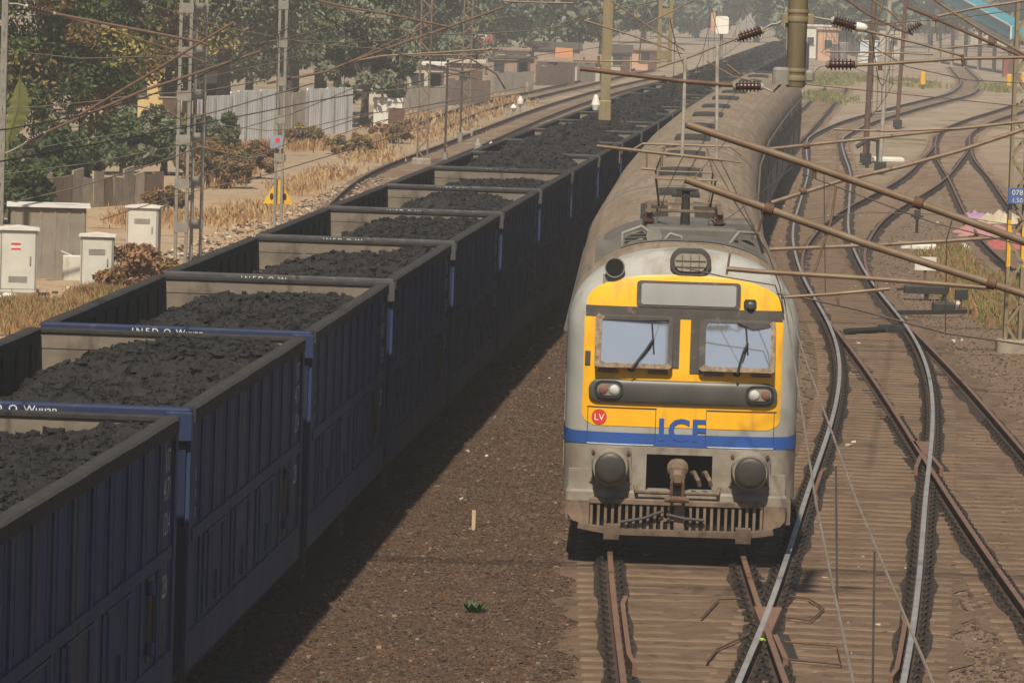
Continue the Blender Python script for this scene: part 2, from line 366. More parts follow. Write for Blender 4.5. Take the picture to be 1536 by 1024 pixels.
def track(path, y0, y1, label, bright, zoff=0.0, nind=100, skip=None, sleep=True, step=.62, coal=False):
    root = thing('railway_track', label, 'railway track'); root['kind'] = 'structure'
    ys = [y0]; 
    while ys[-1] < y1: ys.append(min(y1, ys[-1] + (1.0 if ys[-1] < 200 else 3.0)))
    for sgn in (-1, 1):
        rb = MB(); n = len(PROF); vs = []; fs = []; ms = []
        for y in ys:
            c, nn = path.pt(y), path.nrm(y)
            for a, z in PROF: vs.append(c + nn*(sgn*.872 + a) + Vector((0, 0, z+zoff)))
        for i in range(len(ys)-1):
            for j in range(n-1):
                rb.f.append((i*n+j, i*n+j+1, (i+1)*n+j+1, (i+1)*n+j)); rb.m.append(1 if j in (5,6,7) else 0)
        rb.v = [tuple(v) for v in vs]
        rb.f.append(tuple(range(n))); rb.m.append(0)
        rb.build('rail', [mt['rail_side'], mt['rail_bright'] if bright else mt['rail_rust']], root)
    sb = MB()
    for sgn in (-1, 1):
        vs = []
        for i, y in enumerate(ys):
            c, nn = path.pt(y), path.nrm(y)
            wj = .03*math.sin(y*2.3+sgn)+.03*math.sin(y*5.1)
            for a in (sgn*.872-.2-wj, sgn*.872+.2+wj): vs.append(c+nn*a+Vector((0,0,-.1665+zoff)))
        sb.add(vs, [(i*2, i*2+1, i*2+3, i*2+2) for i in range(len(ys)-1)])
    sb.build('oil_stain', stain, root)
    bed = MB(); vs = []
    yb = [y0]
    while yb[-1] < y1: yb.append(min(y1, yb[-1] + (.22 if yb[-1] < 110 and not coal else 1.5)))
    nb = 13; YY, AA = np.meshgrid(np.array(yb), np.linspace(-1, 1, nb), indexing='ij')
    NZ = fbm(AA*2.6+y0*3+len(label), YY*1.15, 9, 4, .6)
    for i, y in enumerate(yb):
        c, nn = path.pt(y), path.nrm(y); wj = .12*math.sin(y*1.7)+.07*math.sin(y*4.3)
        for j in range(nb):
            a = AA[i, j]*(1.45+wj); e = abs(AA[i, j])
            z = -.1775+.03*(NZ[i, j]-.5) if e < .93 else -.189
            vs.append(c+nn*a+Vector((0, 0, min(z, -.168)+zoff*.9)))
    bed.add(vs, [(i*nb+j, i*nb+j+1, i*nb+nb+1+j, i*nb+nb+j) for i in range(len(yb)-1) for j in range(nb-1)])
    bed.build('ballast_bed', shade_bed if coal else bed_mat, root, smooth=True)
    if sleep:
        y = y0+.3; k = 0; rest = MB()
        while y < y1:
            c, nn = path.pt(y), path.nrm(y)
            if not (skip and abs(skip(y)-c.x) < 1.05):
                ang = math.atan2(nn.y, nn.x); jz = random.uniform(-.006, .004) + zoff
                if k < nind:
                    o = bpy.data.objects.new('sleeper', SLC if coal else SL); C.objects.link(o); o.parent = root
                    o.location = (c.x, c.y, jz); o.rotation_euler = (0, 0, ang + random.uniform(-.01, .01)); k += 1
                else:
                    m4 = Matrix.Translation((c.x, c.y, jz)) @ Matrix.Rotation(ang, 4, 'Z')
                    rest.add([m4 @ Vector(p) for p in [(-1.32,-.12,GZ-.05),(1.32,-.12,GZ-.05),(1.32,.12,GZ-.05),(-1.32,.12,GZ-.05),(-1.32,-.12,-.172),(1.32,-.12,-.172),(1.32,.12,-.172),(-1.32,.12,-.172)]],
                             [(4,5,6,7),(0,1,5,4),(1,2,6,5),(2,3,7,6),(3,0,4,7)])
            y += step
        if rest.v: rest.build('sleeper_bed', shade_sleeper if coal else sleeper_top, root)['kind'] = 'stuff'
    return root
SLC.materials[0] = shade_sleeper
track(P_WAG, 24, 420, 'track hidden under the long train of coal wagons', False, 0, 60, coal=True)
track(P_EMU, 38, 400, 'brown railed track the passenger train stands on', False, .0, 100)
track(P_D, 42, 550, 'bright silver railed track curving right beside the passenger train', True, .004, 100, skip=P_EMU)
track(P_C, 42, 111.5, 'rusty railed track diverging right from the silver rails', False, -.004, 100, skip=P_D)
track(P_E, 128, 360, 'turnout track curving away right into the haze', False, -.002, 60, skip=P_D)
track(P_F, 105, 250, 'dull track slanting down to the right lattice mast', False, .002, 60, skip=P_E)
track(P_H, 95, 430, 'track running along the left side of the coal wagons', False, 0, 60)
track(P_J, 255, 460, 'far left track bending right through the smoke', False, .003, 0)
# check rails and frog pieces at the two crossings
def check_rail(path, side, y0, y1, bright):
    m = MB(); pts = []
    ys = np.linspace(y0, y1, 9)
    for i, y in enumerate(ys):
        fl = .10 + (.05 if i in (0, 8) else 0)
        pts.append(path.pt(y) + path.nrm(y)*side*(.872-fl))
    for a, b in zip(pts[:-1], pts[1:]): m.beam(a+Vector((0,0,-.075)), b+Vector((0,0,-.075)), .055, .15, 0)
    return tag(m.build('check_rail', mt['rail_rust']), None, 'check rail')
tag(check_rail(P_EMU, -1, 53.5, 59.5, 0), 'short brown check rail inside the left rail before the train')
tag(check_rail(P_D, 1, 53.2, 58.6, 0), 'short brown check rail inside the silver rail at bottom right')
tag(check_rail(P_D, -1, 72, 76.5, 0), 'short brown check rail inside the left silver rail beside the train')
tag(check_rail(P_C, 1, 73, 78, 0), 'short rusty check rail along the rightmost rusty rail')
def wing(name, label, cx, cy, hd, w):
    m = MB(); d = Vector((math.sin(hd), math.cos(hd), 0)); n = Vector((d.y, -d.x, 0)); o = Vector((cx, cy, 0))
    for e in (-1, 1):
        m.beam(o+n*e*.085+d*(-.2)+Vector((0,0,-.08)), o+n*e*.17+d*1.4+Vector((0,0,-.08)) if False else o+n*e*.2-d*2.2+Vector((0,0,-.08)), .06, .14, 0)
    m.prism([(-.05,0),(.05,0),(.17,2.2),(-.17,2.2)], lambda a, b, s: o+n*a+d*(b+.1)+Vector((0,0,-.004-.15*s)), 0)
    m.box(cx-.3, cx+.3, cy-1.2, cy+1.0, -.178, -.164, 1)
    return tag(m.build(name, [mt['rail_rust'], mt['grease']]), label, 'rail crossing')
wing('rail_frog', 'crossing frog where silver rail meets brown rail before the train', 3.06, 56.6, .05, 1)
wing('rail_frog', 'crossing frog where rusty rail cuts the right silver rail', 6.75, 79.5, .06, 1)
m = MB(); p = G(1141, 959, -.02); m.tube([(p.x-.045, p.y, -.03), (p.x-.02, p.y-.03, -.012), (p.x+.02, p.y-.02, -.012), (p.x+.05, p.y+.02, -.03)], .018, 6)
tag(m.build('paint_dab', M('lime_paint', (.4,.55,.04), (.3,.42,.04), 9, .6)), 'lime yellow paint dab on the crossing frog', 'paint mark')
# bent rods of the frog
for (pts, lab) in [([(1052,926),(1078,898),(1110,897)], 'bent brown rod left of the frog'), ([(1175,893),(1213,897),(1236,912),(1216,930),(1180,925)], 'bent brown loop rod right of the frog'), ([(1060,992),(1075,973),(1125,950)], 'bent brown rod lower left of the frog'), ([(1178,962),(1256,968),(1262,996),(1180,988)], 'bent brown loop rod lower right of the frog')]:
    m = MB(); m.tube([G(*q, -.13) for q in pts], .013, 6); tag(m.build('signal_rod', mt['rust']), lab, 'rod')
# stretcher bars of the points at the right turnout
m = MB(); p, q = G(1268, 497, -.1), G(1338, 493, -.1); m.tube([p, q], .07, 8); m.box(q.x-.3, q.x+.3, q.y-.3, q.y+.2, -.16, -.02)
tag(m.build('point_rod', mt['black']), 'thick black point rod lying between the rusty and silver rails', 'point rod')
m = MB(); m.beam(G(1345,469,-.08), G(1460,467,-.05), .12, .1); tag(m.build('point_rod', mt['black']), 'black rod running through the point machine beside the right turnout', 'point rod')
m = MB()
m.bbox(*[G(1415,466).x-.27, G(1415,466).x+.27, G(1415,466).y-.25, G(1415,466).y+.25, GZ, .0], .03)
tag(m.build('point_machine', mt['black']), 'black point machine box beside the right turnout', 'point machine')
m = MB(); p = G(1398, 455); m.bbox(p.x-.62, p.x+.5, p.y+1, p.y+1.3, -.03, .17, .03)
for dx in (-.1, .35): m.box(p.x+dx, p.x+dx+.1, p.y+1.05, p.y+1.2, GZ, -.028)
m.beam((p.x-.8, p.y+1.15, .05), (p.x-.62, p.y+1.15, .07), .07, .07)
tag(m.build('point_lever_box', mt['black']), 'black lever box standing on two legs beyond the point machine', 'lever box')
p = G(1387, 431)
t = thing('track_marker', 'small white plate on a post beside the right turnout', 'marker', (p.x, p.y, GZ)); m = MB(); m.box(-.28, .28, -.02, .02, .45, .8); m.build('plate', mt['white_paint'], t); m = MB(); m.box(-.04,.04,.02,.07,-.1,.6); m.build('post', mt['rust'], t)
p = G(1441, 463)
t = thing('ground_signal', 'dark square board on a short post by the right turnout', 'signal', (p.x, p.y, GZ)); m = MB(); m.bbox(-.16,.16,-.06,.06,.22,.48,.02); m.build('board', mt['black'], t); m = MB(); m.tube([(0,0,-.1),(0,0,.23)], .035); m.build('post', mt['rust'], t); m = MB(); m.lathe((-.08,-.1,.15),(0,-1,0),[(0,.05),(.04,.05)],10); m.build('lamp', mt['white_paint'], t)
p = G(1375, 350)
t = thing('point_indicator', 'small dark point indicator between the curving tracks', 'indicator', (p.x, p.y, GZ)); m = MB(); m.tube([(0,0,-.1),(0,0,.5)], .05); m.build('post', mt['black'], t); m = MB(); m.bbox(-.1,.1,-.06,.06,.45,.75,.02); m.box(-.2,.2,-.03,.03,.52,.58); m.build('head', mt['black'], t)
for px, py, w, d, h, lab in [(1400, 372, 1.05, .8, .14, 'white concrete slab lying right of the turnout'), (1332, 241, .7, .9, .16, 'white slab on the ground between the far right tracks')]:
    p = G(px, py); m = MB(); m.bbox(p.x-w, p.x+w, p.y-d, p.y+d, GZ-.02, GZ+h, .05); tag(m.build('slab', mt['white_paint']), lab, 'slab')
# heap of coloured cloths by the right mast
cl = [M('cloth_pink', (.45,.22,.22), (.36,.17,.18), 4, .9), M('cloth_cream', (.5,.43,.32), (.42,.34,.24), 4, .9), M('cloth_mauve', (.4,.24,.36), (.32,.18,.3), 4, .9), M('cloth_red', (.38,.11,.1), (.3,.08,.08), 4, .9)]
for k, (px, py, w, h, c, lab) in enumerate([(1482,352,1.5,.3,0,'pink cloth sheet spread on the ground by the right mast'),(1503,334,1.2,.3,1,'cream cloth bundle beside the right lattice mast'),(1470,330,.9,.26,2,'mauve cloth bundle left of the cream one'),(1508,372,1.0,.26,3,'red cloth spread in front of the pink sheet')]):
    p = G(px, py); n = 14; vs = []
    for j in range(n+1):
        for i in range(n+1):
            u, v = i/n*2-1, j/n*2-1; e = max(0, 1-max(abs(u), abs(v))**4)
            z = e*(h*.25+h*1.5*abs(float(fbm(np.array(u*4+k*9), np.array(v*4.0), 5))-.5)*2+h*.25*abs(math.sin(u*7+v*3)))
            vs.append((p.x+u*w*.62*(1+.2*math.sin(v*5+k)+.1*math.sin(v*13)), p.y+v*w*1.3*(1+.1*math.sin(u*4+k)), GZ+.012+z))
    m = MB(); m.add(vs, [(j*(n+1)+i, j*(n+1)+i+1, (j+1)*(n+1)+i+1, (j+1)*(n+1)+i) for j in range(n) for i in range(n)])
    tag(m.build('cloth', cl[c], smooth=True), lab, 'cloth')
# pale stake and tuft in the ballast
p = G(710, 795); t = MB(); t.box(p.x-.025, p.x+.025, p.y-.02, p.y+.02, GZ-.05, GZ+.28); tag(t.build('stake', M('pale_wood', (.5,.4,.25), (.4,.31,.2), 6, .8)), 'short pale wooden stake upright in the ballast', 'stake')
p = G(712, 918); t = MB()
for k in range(46):
    a = random.uniform(0, 6.28); l = random.uniform(.08, .2); q = Vector((p.x+random.uniform(-.08,.08), p.y+random.uniform(-.1,.1), GZ)); d = Vector((math.cos(a)*.7, math.sin(a)*.7, .8))*l; n = Vector((-math.sin(a), math.cos(a), 0))*.025
    t.add([q, q+d*.5+n, q+d, q+d*.5-n], [(0,1,2,3)])
tag(t.build('weed', M('weed_green', (.05,.13,.03), (.035,.09,.02), 5, .7)), 'small green weed growing in the ballast', 'weed')
# ================================================================== coal wagons
WL, WP = 9.9, 10.713
def side_material():
    t = NT('navy_wagon_paint'); oi = t.n('ShaderNodeObjectInfo')
    a = t.mix(t.ramp(t.noise(1.5, 6, stretch=(1,1,.22)), .3, .7), (.014,.036,.128), (.022,.042,.1))
    a = t.mix(t.math('MULTIPLY', oi.outputs['Random'], .5), a, (.022,.036,.08))
    a = t.mix(t.ramp(t.noise(2.4, 7, .7, stretch=(1,1,.1)), .5, .74), a, (.075,.076,.08))          # pale dust runs
    a = t.mix(t.ramp(t.noise(1.1, 7, .75, stretch=(1,1.4,.5)), .57, .68), a, (.016,.018,.026))       # coal smears
    a = t.mix(t.ramp(t.noise(3.3, 8, .8), .63, .72), a, (.06,.03,.02))                              # rust spots
    t.col(a); t.bump(t.math('ADD', t.noise(.9, 3), t.math('MULTIPLY', t.noise(7, 5), .25)), .5, .08); return t.set(.7, 0, .25)
m_side = side_material()
m_rim = M('coal_dusted_rim', (.038,.035,.032), (.026,.025,.025), 5, .9, bump=.7, bscale=22, c3=(.06,.053,.046), s3=7, l3=.55, h3=.75)
m_blue = M('blue_wagon_end_paint', (.005,.012,.045), (.007,.014,.036), 3, .65, c3=(.016,.018,.028), s3=5, l3=.58, h3=.8, st3=(1,1,.3))
m_beam = M('blue_beam_paint', (.011,.024,.08), (.02,.028,.06), 4, .7, c3=(.065,.06,.075), s3=6, l3=.58, h3=.75)
m_beamd = M('dusty_dark_beam_paint', (.075,.07,.068), (.05,.048,.055), 3, .85, c3=(.14,.125,.105), s3=5, l3=.55, h3=.72)
m_inner = M('dusty_inner_wall', (.21,.175,.135), (.15,.122,.092), 2.5, .9, c3=(.05,.042,.035), s3=1.6, l3=.56, h3=.72, st3=(1,1,.35), bump=.2, bscale=12)
m_dark = M('coal_blackened_steel', (.03,.028,.027), (.05,.046,.04), 4, .8)
m_coal = NT('coal')
_f = m_coal.noise(5, 8, .75); _g = m_coal.noise(22, 4, .6); _h = m_coal.noise(.9, 3)
m_coal.col(m_coal.mix(m_coal.ramp(_f, .35, .7), (.011,.0105,.0105), m_coal.mix(m_coal.ramp(_h, .4, .6), (.036,.033,.029), (.028,.027,.026))))
m_coal.bump(m_coal.math('ADD', _f, m_coal.math('MULTIPLY', _g, .5)), .9, .06); m_coal = m_coal.set(.68, 0, .35)
m_letter = M('faded_white_stencil', (.6,.6,.57), (.3,.31,.31), 9, .8, lo=.4, hi=.6)
m_letter2 = M('white_lettering', (.75,.75,.72), (.6,.6,.58), 9, .7)
def wagon(detail=True, label='', blue=True, group='loaded coal wagons of the freight train'):
    root = thing('coal_wagon', label, 'coal wagon', (0,0,0), 0, group)
    for sx in (-1, 1):
        s = MB()
        def bx(x0, x1, y0, y1, z0, z1, k=0): s.box(min(sx*x0,sx*x1), max(sx*x0,sx*x1), y0, y1, z0, z1, k)
        bx(1.52, 1.57, .02, WL-.02, 1.0, 3.09)
        bx(1.50, 1.60, .0, WL, .69, 1.06)                                   # sole bar
        bx(1.571, 1.605, .3, WL-.3, 1.93, 2.05)                             # middle rail
        nr = 11
        for k in range(nr):
            y = .04 + (WL-.08)*k/(nr-1)
            w = .13 if k in (0, nr-1) else (.055 if k % 2 else .075)
            bx(1.5705, 1.602 if k in (0, nr-1) else 1.592, max(0, y-w), min(WL, y+w), 1.061, 3.089)
        for k in range(20):                                                  # panel seams
            y = .3 + k*.49; bx(1.5702, 1.5755, y-.012, y+.012, 1.07, 3.08)
        s.build('side_wall', m_side, root)
        if detail and sx > 0:
            for y0 in (1.25, 3.4, 5.55):
                d = MB(); d.bbox(1.576, 1.588, y0+.1, y0+1.75, 1.1, 1.9, .004); d.tube([(1.6, y0+.2, 1.9), (1.6, y0+1.6, 1.9)], .018, 6)
                for hy in (y0+.35, y0+1.45): d.box(1.588, 1.606, hy-.04, hy+.04, 1.15, 1.86)
                dd = d.build('door', m_side, root)
                h = MB(); h.beam((1.61, y0+.9, 1.15), (1.61, y0+.9, 1.45), .03, .03); h.build('latch', m_side, dd)
            d = MB(); d.box(1.574, 1.579, 8.3, 8.62, 1.12, 1.9); d.build('door_gap', mt['black'], root)
            d = MB()
            for z in (1.2, 1.75): d.bbox(1.58, 1.64, 8.22, 8.36, z, z+.12, .02)
            for q_ in d.islands(): q_.build('door_hinge', m_side, root)
            d = MB(); d.beam((1.61, 8.45, 1.16), (1.61, 8.45, 1.82), .03, .04); d.build('door_bar', m_dark, root)
            tx = MB()
            for z, w in ((2.78, '117'), (2.52, '4171'), (2.2, '1214'), (1.62, '231')):
                text_into(tx, w, .30, lambda a, b, q, z=z: (1.606, 9.2+a, z+b), sx=.75)
            for z, w in ((2.5, '11'), (2.32, '4'), (2.14, '71')):
                text_into(tx, w, .16, lambda a, b, q, z=z: (1.606, .42+a, z+b), sx=.7)
            tx.build('stencil_lettering', m_letter, root)
    for k, y in ((0, 0.0), (1, WL)):
        e = MB(); o = 1 if k == 0 else -1
        def by(y0, y1, x0, x1, z0, z1, mm=0): e.box(x0, x1, min(y+o*y0, y+o*y1), max(y+o*y0, y+o*y1), z0, z1, mm)
        by(.03, .06, -1.52, 1.52, .9, 3.08, 0)
        by(.061, .066, -1.5, 1.5, 1.0, 3.07, 1)                              # dusty inner lining
        for x in (-1.0, -.35, .35, 1.0): by(-.04, .03, x-.05, x+.05, .9, 3.07, 0)
        by(-.02, .0299, -1.52, -1.38, .75, 3.07, 0); by(-.02, .0299, 1.38, 1.56, .75, 3.07, 0)
        for x in (-.72, .05, .85): by(.066, .085, x-.025, x+.025, 1.0, 3.06, 1)
        for x0, x1 in ((-1.42, -.8), (-.66, -.02), (.12, .78), (.92, 1.44)): by(.066, .083, x0, x1, 2.72, 2.76, 1)
        e.build('end_wall', [m_blue, m_inner], root)
        b = MB(); zt = 3.233
        if k == 0: b.bbox(-1.6, 1.6, -.05, .13, 3.08, zt, .02, 0)
        else: b.bbox(-1.6, 1.6, y-.1, y+.05, 3.185, zt-.004, .01, 0); b.box(-1.5, 1.5, y-.075, y-.0705, 3.0, 3.184, 1); b.box(-1.6, 1.6, y-.02, y+.04, 3.08, 3.184, 0)
        bm = b.build('end_beam', [(m_beam if blue else m_beamd), m_inner] if k == 0 else [m_rim, m_inner], root)
        if k == 0:
            c = MB(); c.bbox(1.36, 1.625, -.09, -.052, 2.93, 3.2, .01); c.build('corner_block', m_beam if blue else m_beamd, bm)
            if detail:
                tx = MB(); text_into(tx, 'I.N.F.D. Q. Wuuan', .1, lambda a, b, q: (a-.1, -.053, 3.14+b), sx=1.1); tx.build('lettering', m_letter2, bm)
    for sx in (-1, 1):
        r = MB(); a, b = sorted((sx*1.45, sx*1.625)); n = 24
        vs = []                                                              # slightly battered dusty rim
        for i in range(n+1):
            y = .135 + (WL-.27)*i/n; q = .022*float(fbm(np.array(i*.7+sx*9), np.array(3.3), 4))-.012
            vs += [(a+q*.5, y, 3.085), (b+q*.5, y, 3.085), (b+q*.5, y, 3.215+q), (b-.03+q*.5, y, 3.235+q), (a+.03+q*.5, y, 3.235+q), (a+q*.5, y, 3.215+q)]
        r.add(vs, [(i*6+j, i*6+(j+1)%6, i*6+6+(j+1)%6, i*6+6+j) for i in range(n) for j in range(6)] + [(0,1,2,3,4,5)])
        r.build('top_rim', m_rim, root)
        l = MB()
        for k in range(10): l.box(min(sx*1.47, sx*1.515), max(sx*1.47, sx*1.515), .6+k*.97, .72+k*.97, 1.3, 3.08)
        l.box(min(sx*1.5,sx*1.518), max(sx*1.5,sx*1.518), .08, WL-.08, 1.05, 3.08)
        l.build('inner_wall', m_dark, root)
    f = MB(); f.box(-1.5, 1.5, .05, WL-.05, .98, 1.04); f.box(-.3, .3, .0, WL, .62, .98)
    for y in (.1, WL-.1): f.box(-1.48, 1.48, y-.1, y+.1, .7, .975)
    f.build('underframe', m_dark, root)
    if detail:
        for y in (1.55, WL-1.55):
            b = MB()
            for sx in (-1, 1):
                b.prism([(-1.3,.48),(-1.3,.62),(-.5,.72),(.5,.72),(1.3,.62),(1.3,.48),(.7,.42),(.4,.25),(-.4,.25),(-.7,.42)], lambda p, q, s_: (sx*(1.0+.14*s_), y+p, q))
                for j in range(3): b.lathe((sx*1.1, y-.2+j*.2, .3), (0,0,1), [(0,.07),(.28,.07)], 8)
            b.box(-1.0, 1.0, y-.2, y+.2, .4, .62)
            bg = b.build('bogie', m_dark, root)
            for dy in (-1.0, 1.0):
                w = MB()
                for sx in (-1, 1): w.lathe((sx*.80, y+dy, .5), (sx,0,0), [(0,.53),(.035,.53),(.04,.5),(.13,.495),(.135,.2),(.2,.12)], 24)
                w.lathe((-.8, y+dy, .5), (1,0,0), [(0,.08),(1.6,.08)], 10); w.build('wheelset', mt['rust'], bg)
        c = MB()
        for e, y in ((-1, 0), (1, WL)): c.box(-.1, .1, min(y, y+e*.4), max(y, y+e*.4), .72, .95); c.box(-.16, .16, min(y+e*.2, y+e*.405), max(y+e*.2, y+e*.405), .68, 1.0)
        c.build('coupler', mt['rust'], root)
        for y in (.35, 5.0):
            s = MB()
            for z in range(3): s.beam((1.5, y, .3+z*.16), (1.5, y+.35, .3+z*.16), .025, .025)
            for q in (0, .35): s.beam((1.5, y+q, .25), (1.5, y+q, .7), .03, .03)
            s.build('step', m_dark, root)
    return root
ORD = ['nearest','second','third','fourth','fifth','sixth','seventh','eighth','ninth','tenth','eleventh','twelfth','thirteenth','fourteenth','fifteenth','sixteenth','seventeenth','eighteenth','nineteenth','twentieth','twenty-first','twenty-second','twenty-third','twenty-fourth','twenty-fifth','twenty-sixth','twenty-seventh','twenty-eighth','twenty-ninth','thirtieth','thirty-first','thirty-second','thirty-third','thirty-fourth','thirty-fifth','thirty-sixth','thirty-seventh']
NX, NY = 72, 240
def coal_mesh(i, high):
    r = np.random.default_rng(100+i)
    u = np.linspace(-1, 1, NX); v = np.linspace(0, 1, NY); U, V = np.meshgrid(u, v); x = U*1.465; y = .09 + V*(WL-.18)
    cx = np.clip(1-np.abs(U - .1)**3.2, 0, 1); cy = np.clip(1-np.abs(V*2-1)**4, 0, 1)
    z = (2.55 if not high else 2.48) + (.34 if not high else .6)*cx*(.45+.55*cy) + .55*(fbm(x*.6+i*7, y*.4+i*3, 5+i, 3)-.5)*1.35 + (.1 if high else .06)
    if not high: z += -.3*np.clip(-U-.25, 0, 1) + .16*(U+.2)*(U > -.2)
    lump = fbm(x*2.6+i*11, y*2.6, 31+i, 4, .6); z += .17*(1-np.abs(2*lump-1))*1.0 - .05
    l2 = fbm(x*8+i*5, y*8, 77+i, 3, .6); z += .07*(1-np.abs(2*l2-1))
    if not high: z = np.minimum(z, 3.17)
    x = x + (fbm(x*9, y*9, 5+i, 2)-.5)*.05*(np.abs(U) < .99)
    vs = np.stack([x.ravel(), y.ravel(), z.ravel()], 1)
    a = (np.arange(NY-1)[:,None]*NX + np.arange(NX-1)[None]).ravel(); F = np.stack([a, a+1, a+1+NX, a+NX], 1)
    # loose lumps on top
    n = 2600; ii = r.integers(0, len(vs), n); s = .018+.095*r.random(n)**4
    cube = np.array([(-1,-1,-1),(1,-1,-1),(1,1,-1),(-1,1,-1),(-1,-1,1),(1,-1,1),(1,1,1),(-1,1,1)], float)*.5
    K = cube[None]*r.uniform(.55, 1.2, (n,8,1)); ang = r.uniform(0, 6.28, n); til = r.uniform(-.6,.6,n)
    ca, sa, cb, sb = np.cos(ang)[:,None], np.sin(ang)[:,None], np.cos(til)[:,None], np.sin(til)[:,None]
    X, Y, Z = K[...,0]*1.2, K[...,1]*cb-K[...,2]*.7*sb, K[...,1]*sb+K[...,2]*.7*cb
    K = np.stack([X*ca-Y*sa, X*sa+Y*ca, Z], 2)*s[:,None,None] + vs[ii][:,None] + np.array([0,0,.012])
    K[...,0] = np.clip(K[...,0], -1.46, 1.46); K[...,1] = np.clip(K[...,1], .1, WL-.1)
    Fq = np.array([(0,3,2,1),(4,5,6,7),(0,1,5,4),(1,2,6,5),(2,3,7,6),(3,0,4,7)])
    F2 = (np.arange(n)*8)[:,None,None]+Fq[None]+len(vs)
    return np.concatenate([vs, K.reshape(-1,3)]), np.concatenate([F, F2.reshape(-1,4)])
near = wagon(True); mid = None; far = None; coal_lib = {}
y = 36.1
for i in range(37):
    x0 = P_WAG(y); x1 = P_WAG(y+WL); hd = math.atan2(x1-x0, WL)
    n = ORD[i]
    lab = {0: 'nearest navy coal wagon, cut off by the bottom left corner', 36: 'last coal wagon in view, lost in the haze'}.get(i) or (f'navy coal wagon, {n} from the camera, with blue lettered end beam' if i < 7 else f'hazy dark coal wagon, {n} from the camera')
    if i == 0: w = near
    elif i < 3: w = copy_tree(near)
    elif i < 12:
        if mid is None: mid = w = wagon(True, '', False)
        else: w = copy_tree(mid)
    else:
        if far is None: far = w = wagon(False, '', False)
        else: w = copy_tree(far)
    w.location = (x0, y, 0); w.rotation_euler = (0, 0, -hd); w['label'] = lab
    key = i if i < 9 else 9 + (i % 4)
    if key not in coal_lib:
        vs, F = coal_mesh(key, key >= 7); c = np_obj('coal_load', vs, F, m_coal); coal_lib[key] = c
    else: c = coal_lib[key].copy(); C.objects.link(c)
    c.location = (x0, y, 0); c.rotation_euler = (0, 0, -hd)
    tag(c, ('lumpy black coal filling the nearest wagon at the left edge' if i == 0 else f'black coal heap in the {n} wagon from the camera') if i < 36 else 'black coal heap in the last wagon, lost in haze', 'coal heap', 'coal loads in the freight wagons')
    y += WP
# ================================================================== passenger train
m_grey = M('dusty_grey_train_paint', (.36,.36,.335), (.29,.285,.26), 1.6, .6, c3=(.2,.165,.12), s3=2.2, l3=.5, h3=.74, st3=(1,1,.4), spec=.3)
def roof_material():
    t = NT('dust_covered_roof'); sp = t.n('ShaderNodeSeparateXYZ'); t.L(t.co, sp.inputs[0])
    a = t.mix(t.ramp(t.noise(1.2, 6, stretch=(2.5,.3,1)), .35, .65), (.27,.212,.153), (.2,.155,.112))
    a = t.mix(t.ramp(t.noise(3.4, 7, .7, stretch=(3,.18,1)), .5, .75), a, (.125,.1,.074))
    a = t.mix(t.ramp(t.noise(.5, 5), .55, .7), a, (.22,.16,.11)); t.col(a)
    w = t.math('SINE', t.math('MULTIPLY', sp.outputs[0], 34.0)); t.bump(t.math('ADD', t.math('MULTIPLY', w, .18), t.noise(6, 5)), .6, .025); return t.set(.88, 0, .15)
m_roof = roof_material()
m_roofdark = M('sooty_roof_plate', (.13,.12,.105), (.09,.082,.07), 3, .8)
m_yel = M('yellow_train_paint', (.84,.44,.012), (.78,.4,.014), 2.2, .45, c3=(.45,.24,.05), s3=3.5, l3=.53, h3=.78, st3=(1,1,.3), spec=.4)
m_stripe = M('blue_stripe_paint', (.025,.09,.33), (.03,.08,.27), 4, .5, c3=(.08,.1,.2), s3=5, l3=.62, h3=.8)
m_frame = M('black_window_rubber', (.075,.066,.06), (.055,.05,.045), 5, .7, c3=(.17,.14,.11), s3=6, l3=.57, h3=.75)
m_sealant = M('brown_window_sealant', (.34,.25,.165), (.14,.11,.085), 16, .85, bump=.4, bscale=40)
m_glass = M('pale_mirror_glass', (.78,.82,.83), (.72,.77,.79), 1.2, .03, .85, spec=.6)  # sky reflection boosted by a pale, near-mirror base colour
m_band = M('grey_lamp_band', (.1,.096,.09), (.07,.067,.063), 2, .42, .25)
m_skirt = M('grimy_skirt_paint', (.28,.255,.21), (.19,.16,.125), 2.5, .75, c3=(.1,.072,.05), s3=3, l3=.5, h3=.74, st3=(1,1,.5))
m_skirt2 = M('brown_grimy_steel', (.21,.15,.105), (.14,.098,.068), 3, .8, c3=(.06,.042,.03), s3=5, l3=.52, h3=.74)
m_buf = M('dark_buffer_plate', (.05,.046,.043), (.07,.06,.052), 6, .5, .4)
m_vent = M('sooty_black_vent', (.035,.032,.03), (.055,.05,.045), 5, .7)
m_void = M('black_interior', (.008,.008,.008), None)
m_lens = M('clear_lamp_lens', (.75,.75,.72), (.65,.64,.6), 9, .08, .3, spec=.8)
m_lens_red = M('amber_red_lamp_lens', (.28,.13,.1), (.2,.1,.08), 9, .1, .2, spec=.8)
m_sidewin = M('dark_side_window', (.05,.055,.06), (.035,.04,.045), 3, .2, .2, spec=.5)
m_sidegrey = M('grey_coach_side', (.19,.185,.185), (.15,.145,.145), 1.5, .7, c3=(.1,.085,.075), s3=2.5, l3=.55, h3=.75, st3=(1,1,.3))
W2, ZB, ZS, ZT, DP, CL = 1.53, .72, 2.85, 3.95, .85, 21.3
def halfw(z):
    if z <= ZS: return W2
    t = min(1, (z-ZS)/(ZT-ZS)); return W2*max(0.0, 1-t**2.3)**(1/2.3)
